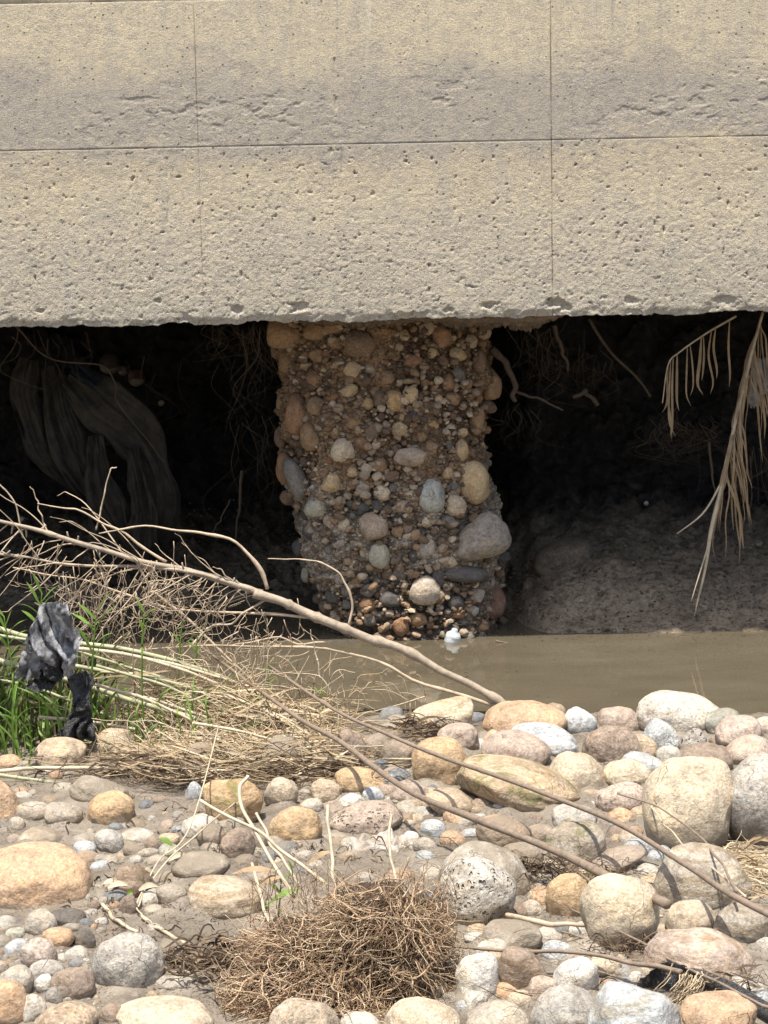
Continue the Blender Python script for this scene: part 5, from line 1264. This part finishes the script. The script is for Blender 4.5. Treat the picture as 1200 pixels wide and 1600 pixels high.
# matted straw and litter
def straw(name, spots, m, label, r=(0.9, 2.2), L=(50, 170), flat=0.35, n=900, seed=0, droop=0.0):
    rs = np.random.RandomState(seed); mb = MB()
    for k in range(n):
        cx, cy, sx, sy, Y = spots[rs.randint(len(spots))]
        a, b = cx + rs.normal() * sx, cy + rs.normal() * sy; YY = ground_hit(a, max(b + (3 if name == 'mud_litter' else 12), 1150)).y - abs(rs.normal()) * (0.01 if name == 'mud_litter' else 0.10)
        s = YY / FPX; l = rs.uniform(*L) * s * 0.5
        an = rs.normal() * 0.35 - 0.15 if rs.rand() < 0.7 else rs.uniform(0, math.pi)
        d = np.array([math.cos(an), rs.normal() * flat, math.sin(an) * 0.7]); p = np.array(W(a, b, YY))
        g_ = float(gz0(p[0], p[1])); p[2] = max(p[2], g_ + 0.01)
        q0, q1 = p - d * l, p + d * l; q0[2] = max(q0[2], g_ + .005); q1[2] = max(q1[2], g_ + .005)
        P_ = wiggle(smooth_path([q0, p + np.array([0, 0, rs.normal() * .02]), q1], 8), 0.015, 3, k)
        rr = rs.uniform(*r) * s * 0.5
        if rs.rand() < 0.4: mb.blade(P_, rr * 2.2 * np.sin(np.linspace(0.5, math.pi * .95, 8)), (0.2, rs.normal(), 1))
        else: mb.tube(P_, np.linspace(rr, rr * .6, 8), 4)
    V = np.vstack(mb.V)
    return tag(link(name, mb.me(name, M[m])), label, kind='stuff')
straw('dry_straw', [(330, 1150, 70, 18, 11.3), (430, 1150, 60, 22, 11.3), (250, 1175, 50, 14, 11.0), (480, 1175, 45, 16, 11.1), (380, 1190, 90, 12, 10.9), (330, 1110, 60, 20, 11.5), (420, 1120, 60, 16, 11.5)], 'straw', 'matted dry straw and broken reeds piled over the stones by the water', n=1500, seed=5)
straw('dark_litter', [(380, 1205, 90, 10, 10.9), (220, 1200, 50, 8, 10.8), (480, 1195, 50, 10, 11.0), (330, 1165, 90, 20, 11.3)], 'darkstraw', 'dark rotten plant litter under the straw', n=700, seed=6, L=(20, 90))
straw('wood_litter', [(310, 1500, 36, 10, 8.6), (350, 1495, 20, 12, 8.6)], 'darkstraw', 'strip of black rotten bark and leaves in the mud left of the root ball', n=330, seed=7, L=(14, 60), r=(1.2, 4))
straw('straw_patch', [(1175, 1330, 26, 14, 9.9), (1165, 1352, 24, 10, 9.8), (1180, 1380, 20, 14, 9.6)], 'straw', 'flattened dry straw below the huge grey boulder at the right edge', n=260, seed=8, L=(20, 80))
straw('straw_patch', [(980, 1478, 40, 8, 8.9), (880, 1372, 40, 10, 9.7), (850, 1350, 30, 8, 9.8), (960, 1380, 30, 20, 9.6), (1130, 1530, 40, 12, 8.4)], 'darkstraw', 'dark leaf litter caught in the gaps between the boulders at right', n=420, seed=9, L=(12, 60))
straw('straw_patch', [(685, 1140, 26, 7, 11.7), (650, 1135, 14, 6, 11.7)], 'darkstraw', 'dead twigs caught at the foot of the cracked cream boulder', n=120, seed=10, L=(20, 70))
straw('fine_twigs', [(720, 1400, 50, 60, 9.0), (800, 1530, 70, 30, 8.2), (900, 1555, 90, 20, 8.1)], 'darkstraw', 'hair thin dark twigs scattered over the lower stones', n=90, seed=11, L=(30, 120), r=(0.6, 1.2), flat=.2)
straw('mud_litter', [(100, 1225, 90, 14, 0), (250, 1270, 110, 30, 0), (330, 1350, 120, 30, 0), (130, 1400, 80, 20, 0), (520, 1330, 90, 14, 0), (300, 1440, 90, 20, 0), (200, 1470, 60, 40, 0)], 'darkstraw', 'dark plant crumbs and bits of stem lying on the mud at left', n=520, seed=12, L=(5, 26), r=(0.8, 2.2), flat=.5)
# wispy dry stems rising over the debris
rs = np.random.RandomState(31); mb = MB()
for k in range(170):
    a = rs.uniform(150, 560); b = rs.uniform(1090, 1200); Y = ground_hit(a, max(b, 1150)).y; s = Y / FPX
    h = rs.uniform(30, 130); dx = rs.normal() * 50
    P_ = wiggle(smooth_path([W(a, b, Y), W(a + dx * .3, b - h * .6, Y), W(a + dx, b - h * rs.uniform(.6, 1), Y)], 14), 0.02, 5, k)
    mb.tube(P_, np.linspace(1.2, .5, 14) * s, 4)
tag(link('dry_stems', mb.me('dry_stems', M['straw'])), 'wispy dry stems sticking up out of the debris', kind='stuff')

# grass: leafy green clumps at the left edge and sprouts
def blades(px, py, n, spread, hmin, hmax, wpx, m, Y, seed, lean=0.3, name='grass', label='', cat=None, kind=None):
    rs = np.random.RandomState(seed); mb = MB()
    for k in range(n):
        a = px + rs.uniform(-1, 1) * spread; YY = Y + rs.uniform(-.25, .25); s = YY / FPX
        base = W(a, py, YY); base.z = float(gz0(base.x, base.y)) - 0.01 if cat is None else base.z
        h = rs.uniform(hmin, hmax) * s; dx = rs.normal() * lean * h
        P_ = smooth_path([base, base + Vector((dx * .25, rs.normal() * .02, h * .5)), base + Vector((dx * .8, rs.normal() * .05, h * .88)), base + Vector((dx * 1.5, rs.normal() * .08, h * rs.uniform(.8, 1.05)))], 12)
        wd = wpx * s * rs.uniform(.6, 1.3) / 2
        mb.blade(P_, wd * np.interp(np.linspace(0, 1, 12), [0, .3, .7, 1], [.6, 1, .8, .02]), (1, rs.normal() * .7, 0))
    if cat: return one(name, mb, M[m], label, cat)
    return tag(link(name, mb.me(name, M[m])), label, kind=kind)
blades(50, 1150, 210, 120, 50, 170, 5, 'darkleaf', 11.2, 1, .35, 'grass', 'tall dull green grass growing at the water edge at left', None, 'stuff')
blades(50, 1160, 110, 100, 40, 150, 4, 'leaf', 10.95, 2, .4, 'grass', 'bright green grass blades in front of the reeds at left', None, 'stuff')
blades(250, 1120, 46, 110, 40, 110, 4, 'leaf', 10.9, 33, .4, 'grass', 'scattered fresh green blades growing through the reeds', None, 'stuff')
blades(-60, 1165, 120, 60, 60, 180, 5, 'darkleaf', 10.95, 22, .3, 'grass', 'grass continuing at the left edge', None, 'stuff')
def sprout(px, py, hpx, Y, seed, label, nl=7, wpx=9, lean=0.1):
    rs = np.random.RandomState(seed); s = Y / FPX
    t = thing('green_sprout', label, 'plant', tuple(W(px, py, Y)))
    gd = min(-0.01, float(gz0(t.location.x, Y)) - t.location.z)
    mb = MB(); mb.tube(smooth_path([(0, 0, 0), (-.01, .01, gd * .5), (0, 0, gd)], 8), 1.6 * s, 5); link('stem', mb.me('stem', M['leaf']), t)
    st = smooth_path([(0, 0, 0), (lean * hpx * s * .5, 0, hpx * s * .5), (lean * hpx * s, 0, hpx * s * .92)], 12)
    mb = MB(); mb.tube(st, np.linspace(2, .8, 12) * s, 5); link('stem', mb.me('stem', M['leaf']), t)
    for k in range(nl):
        p = st[int((0.35 + 0.65 * k / max(1, nl - 1)) * 11)]; an = rs.uniform(0.5, 1.25); sd = -1 if k % 2 else 1; L = hpx * s * rs.uniform(.3, .5)
        d = np.array([sd * math.cos(an), rs.normal() * .3, math.sin(an)]) * L
        P_ = smooth_path([p, p + d * .5 + np.array([0, 0, .1 * L]), p + d], 9); mb = MB()
        mb.blade(P_, wpx * s / 2 * np.sin(np.linspace(.35, math.pi, 9)), (0.3, 1 if k % 3 else -1, .2)); link('leaf', mb.me('leaf', M['leaf']), t)
    return t
sprout(60, 1010, 95, 10.85, 1, 'bright green leafy sprout left of the top of the plastic bag', 8, 9)
sprout(20, 1050, 100, 10.85, 2, 'bright green sprout at the far left edge beside the bag', 8, 9, -.1)
sprout(143, 1060, 115, 10.7, 3, 'tall thin green sprout right of the plastic bag', 9, 9)
sprout(222, 1010, 60, 10.85, 4, 'short green sprout above the reeds', 6, 8)
sprout(280, 1030, 55, 11.5, 5, 'little green sprout behind the crossing reeds', 5, 6)
sprout(305, 1040, 55, 11.5, 6, 'second little green sprout behind the reeds near the water', 5, 6)
sprout(418, 1080, 45, 11.5, 7, 'single green sprout with two leaves against the water', 3, 10)
sprout(500, 1120, 45, 11.6, 8, 'yellow green sprout at the right of the debris by the water', 7, 5)
sprout(48, 1180, 30, 10.5, 9, 'tiny green seedling above the tan brown boulder', 4, 10)
sprout(918, 1385, 22, 8.5, 10, 'tiny bright green leaf between the golden and upright cream boulders', 2, 12)
sprout(436, 1420, 60, 7.7, 11, 'green weed with drooping leaves at the top left of the root ball', 6, 12)

# ------------------------------------------------------------------ grey and black plastic bag caught on the reeds
bag = thing('plastic_bag', 'torn silty grey and black plastic bag caught on the reeds at left', 'bag', tuple(W(85, 1165, 10.7)))
sheet('grey_film', [(930, 92, 112, .02), (950, 62, 118), (985, 44, 122), (1020, 36, 112), (1045, 26, 98), (1062, 22, 70, .03)], 10.68, 0.10, 'greyplastic', bag, seed=1, freq=8)
sheet('grey_film', [(985, 86, 124, .02), (1010, 96, 124), (1050, 98, 112), (1062, 96, 106)], 10.6, 0.06, 'greyplastic', bag, seed=2, freq=10)
sheet('black_film', [(992, 66, 100), (1030, 70, 104), (1055, 62, 100), (1075, 34, 84)], 10.7, 0.12, 'blackplastic', bag, seed=3, freq=9)
sheet('black_film', [(1050, 100, 150, .1), (1085, 112, 142, .05), (1110, 112, 140), (1140, 98, 146), (1160, 82, 152)], 10.62, 0.10, 'blackplastic', bag, seed=4, freq=9)

# ------------------------------------------------------------------ root ball in the foreground
RB = W(545, 1590, 7.15)
rb = thing('root_ball', 'uprooted tangle of reddish brown roots lying on the mud in the foreground', 'root ball', tuple(RB))
ro = np.array(RB); s = 7.4 / FPX
ctr = np.array(W(545, 1478, 7.4)) - ro
LOBES = [(455, 1462, 52, 30), (590, 1420, 80, 40), (560, 1490, 115, 62), (430, 1535, 62, 34), (650, 1495, 55, 62), (500, 1555, 110, 32), (665, 1440, 32, 40)]
LC = [(np.array(W(a_, b_, 7.42 - 0.15 * (b_ > 1520))) - ro, np.array([w_ * s, 0.16 + 0.0004 * w_, h_ * s])) for a_, b_, w_, h_ in LOBES]
M['rootsoil'] = mat_mud('root_soil', (0.03, 0.02, 0.014), (0.06, 0.04, 0.027), (0.10, 0.065, 0.045), 0.1, 0.02, 3)
for q, (c_, e_) in enumerate(LC):
    V, T = stone_shape(5, 55 + q, 0.0, 0.25)
    link('soil_core', mesh_from('soil_core', V * e_ * 0.82 * (1 + 0.10 * fbm(V[:, 0] * 5, V[:, 1] * 5, V[:, 2] * 5, 71, 3))[:, None] + c_ + np.array([0, .04, -.01]), None, T, M['rootsoil']), rb)
rs = np.random.RandomState(5)
CROWN = np.array(W(600, 1385, 7.5)) - ro
WTS = np.array([e_[0] * e_[2] for c_, e_ in LC]); WTS /= WTS.sum()
def rootpath(k, lmin, lmax, kink=0.24):
    # start on the clump's surface and run outwards and down from the crown, bending here and there
    q_ = rs.choice(7, p=WTS); ctr, (ex, ey, ez) = LC[q_]; E = np.array([ex, ey, ez])
    u = rs.normal(size=3); u /= np.linalg.norm(u); u[1] = -abs(u[1]) if rs.rand() < .85 else u[1]
    p = ctr + u * E * rs.uniform(.86, 1.06)
    L = rs.uniform(lmin, lmax) * s; n = 9
    f = p - CROWN; f[1] *= 0.5; f /= np.linalg.norm(f) + 1e-6
    d = f * rs.uniform(0.3, 1.2) + rs.normal(size=3) * np.array([.55, .35, .5]) + np.array([-.25, 0, 0])
    P_ = [p]
    for i in range(n - 1):
        d = d / np.linalg.norm(d)
        if rs.rand() < .18: d = d + rs.normal(size=3) * 0.7
        d = d + rs.normal(size=3) * kink + np.array([0, 0, -.04])
        q = P_[-1] + d / np.linalg.norm(d) * L / n
        e = (q - ctr) / E; rr = np.linalg.norm(e)
        if rr < .8: q = ctr + e / rr * .8 * E
        if rr > 1.6: q = ctr + e / rr * 1.6 * E
        g_ = float(gz0(q[0] + ro[0], q[1] + ro[1])) - ro[2]
        q[2] = max(q[2], g_ + .004)
        P_.append(q)
    return smooth_path(P_, 18)
for k in range(150):
    P_ = rootpath(k, 60, 190); mb = MB(); r_ = rs.uniform(1.2, 2.6) * s; mb.tube(P_, np.linspace(r_, r_ * .4, 18), 5); link('root', mb.me('root', M['roots']), rb)
mb = MB()
for k in range(4600):
    P_ = rootpath(k, 30, 130, .2); r_ = rs.uniform(.35, 1.3) * s; mb.tube(P_[::2], np.linspace(r_, r_ * .4, 9), 3)
tag(link('fine_roots', mb.me('fine_roots', M['roots']), rb), kind='stuff')
# stray hairs around the top
mb = MB()
for k in range(150):
    a = rs.uniform(390, 715); b = 1395 + abs(rs.normal()) * 28; Y = 7.4 + rs.normal() * .1; h = rs.uniform(15, 70); dx = rs.normal() * 22
    mb.tube(wiggle(smooth_path([W(a, b, Y), W(a + dx * .4, b - h * .6, Y), W(a + dx, b - h, Y)], 12), .012, 5, k) - ro, np.linspace(.9, .4, 12) * s, 3)
for k in range(200):
    a = rs.uniform(350, 430); b = rs.uniform(1460, 1585); Y = 7.3 + rs.normal() * .08; L = rs.uniform(20, 60)
    mb.tube(wiggle(smooth_path([W(a + 30, b, Y), W(a + 30 - L * .6, b + rs.normal() * 8, Y), W(a + 30 - L, b + rs.normal() * 14, Y)], 10), .01, 5, k) - ro, np.linspace(.9, .4, 10) * s, 3)
tag(link('stray_roots', mb.me('stray_roots', M['roots']), rb), kind='stuff')
# paler straw-like strands poking out of the clump
mb = MB()
for k in range(420):
    q_ = rs.choice(7, p=WTS); c_, e_ = LC[q_]; u = rs.normal(size=3); u /= np.linalg.norm(u); u[1] = -abs(u[1])
    p = c_ + u * e_ * 0.95; d = u * np.array([1, .5, .8]) + rs.normal(size=3) * .35 + (p - CROWN) * 0.8; d /= np.linalg.norm(d); L = rs.uniform(20, 85) * s
    mb.tube(wiggle(smooth_path([p, p + d * L * .5 + rs.normal(size=3) * .008, p + d * L + rs.normal(size=3) * .012], 9), .006, 5, k), np.linspace(1, .4, 9) * s * rs.uniform(.6, 1.5), 3)
tag(link('straw_strands', mb.me('straw_strands', M['straw']), rb), kind='stuff')
# whitish stalks rooted in the clump
for k, (pts, r0) in enumerate([([(312, 1250), (360, 1280), (420, 1312), (470, 1350), (510, 1385)], 4.2), ([(388, 1212), (376, 1235), (388, 1280), (420, 1340), (460, 1400)], 4.4),
        ([(512, 1258), (514, 1300), (520, 1350), (528, 1395)], 4.0), ([(612, 1272), (608, 1310), (614, 1350), (618, 1380)], 3.6), ([(400, 1270), (430, 1330), (470, 1385)], 3.4)]):
    P_ = wiggle(smooth_path([W(a, b, 7.55 + (1390 - b) * 0.0015) for a, b in pts], 30), .01, 5, k) - ro
    mb = MB(); mb.tube(P_, np.linspace(r0, r0 * 1.1, 30) * s * .72, 6); link('stalk', mb.me('stalk', M['dryreed']), rb)
for k, (a, b, dx, dy) in enumerate([(440, 1370, -40, 20), (470, 1390, -60, 30), (430, 1360, -70, 6), (450, 1345, 10, 50), (480, 1350, 40, -20)]):
    mb = MB(); Y = 7.5; P_ = smooth_path([W(a, b, Y), W(a + dx * .5, b + dy * .4 - 6, Y), W(a + dx, b + dy, Y)], 12) - ro
    mb.blade(P_, 6 * s * np.sin(np.linspace(.3, math.pi, 12)), (0, 1, .6)); link('leaf', mb.me('leaf', M['leaf' if k % 2 else 'frond']), rb)

# ------------------------------------------------------------------ broken stalks with dry leaves left of the root ball
st = thing('broken_stalk', 'bent pale stalk with yellow dry leaves on the mud left of the flat tan boulder', 'plant', tuple(ground_hit(300, 1470)))
so = np.array(st.location)
def on_ground(pts, lift, n=30):
    return smooth_path([ground_hit(a, b) + Vector((0, 0, l_)) for a, b, l_ in pts], n)
for pts, r_ in (([(345, 1240, .30), (300, 1340, .12), (250, 1380, .08), (215, 1420, .03), (222, 1440, .02)], 1.8), ([(222, 1440, .02), (250, 1462, .02), (290, 1480, .015)], 4.0), ([(160, 1425, .03), (185, 1450, .02), (215, 1462, .015)], 4.0), ([(370, 1290, .1), (310, 1345, .1), (240, 1395, .06), (214, 1425, .02)], 1.8), ([(395, 1390, .1), (415, 1440, .04), (430, 1475, .02)], 3.6)):
    mb = MB(); mb.tube(wiggle(on_ground(pts, 0), .008, 6, int(r_)) - so, r_ * 6.5 / FPX, 6); link('stalk', mb.me('stalk', M['dryreed']), st)
for k in range(16):
    a, b = [(225, 1400), (240, 1385), (262, 1360), (215, 1420), (175, 1412), (270, 1345), (180, 1405)][k % 7]; an = rs.uniform(0, 6.28); L = rs.uniform(.05, .11)
    p = np.array(ground_hit(a + rs.normal() * 8, b + rs.normal() * 5)) + np.array([0, 0, .05]) - so
    d = np.array([math.cos(an), math.sin(an) * .4, rs.uniform(-.1, .5)]) * L
    mb = MB(); mb.blade(smooth_path([p, p + d * .5 + np.array([0, 0, .012]), p + d], 9), .011 * np.sin(np.linspace(.3, math.pi, 9)), (0, .6, 1)); link('leaf', mb.me('leaf', M['leaf' if k % 5 == 0 else 'dryreed']), st)

# muddy clear plastic in the middle of the bank
def mudsheet(px0, px1, py0, py1, seed, label, amp=0.025, m='clearplastic', nu=60, nv=40, lift=0.012):
    V = []
    for i in range(nu):
        for j in range(nv):
            u, v = i / (nu - 1), j / (nv - 1)
            a = px0 + (px1 - px0) * u; b = py0 + (py1 - py0) * v + 10 * math.sin(u * 5 + seed)
            P = Zp(a, b, 0.25); g_ = float(gz0(P.x, P.y)); ed = min(u, 1 - u, v, 1 - v)
            V.append((P.x, P.y, g_ + lift * min(1, ed * 8) - (0.02 if ed < .03 else 0) + amp * abs(float(noise(u * 6, v * 4, seed, 5))) * min(1, ed * 6)))
    V = np.array(V); c = V.mean(0)
    return tag(link('plastic_sheet', mesh_from('plastic_sheet', V - c, grid_quads(nu, nv), None, M[m]), None, Vector(c)), label, 'plastic')
mudsheet(540, 625, 1290, 1325, 1, 'crumpled clear plastic half covered in mud below the long pitted stone', .04)
mudsheet(600, 655, 1296, 1312, 2, 'narrow shiny strip of clear plastic beside the crumpled piece', .02)

# black pipe and film at the lower right
pp = thing('black_pipe', 'black plastic pipe wrapped in torn film at the lower right corner', 'pipe', tuple(ground_hit(1100, 1570)))
po = np.array(pp.location)
PP = smooth_path([W(1075, 1522, 7.25), W(1130, 1540, 7.1), W(1215, 1590, 6.85), W(1300, 1640, 6.6)], 40) - po
mb = MB(); mb.tube(PP, 13 * 7.1 / FPX, 16); link('pipe', mb.me('pipe', M['blackplastic']), pp)
sheet('black_film', [(1505, 1030, 1072), (1525, 1000, 1090), (1545, 990, 1075), (1562, 1006, 1060)], 7.2, 0.06, 'blackplastic', pp, seed=9, freq=9)
mb = MB()
for k in range(60):
    a = 1085 + rs.normal() * 14; b = 1530 + rs.normal() * 10; L = rs.uniform(15, 50)
    mb.tube(wiggle(smooth_path([W(a, b, 7.1), W(a - L * .2, b + L * .5, 7.08), W(a - L * .7, b + L, 7.05)], 10), .01, 4, k), np.linspace(1.3, .5, 10) * 7.1 / FPX, 4)
tag(link('straw_patch', mb.me('straw_patch', M['straw'])), 'tuft of dry straw snagged on the black pipe', kind='stuff')
print('rocks', len(ROCKPX), 'small', n_small, 'pillar fill', cnt)
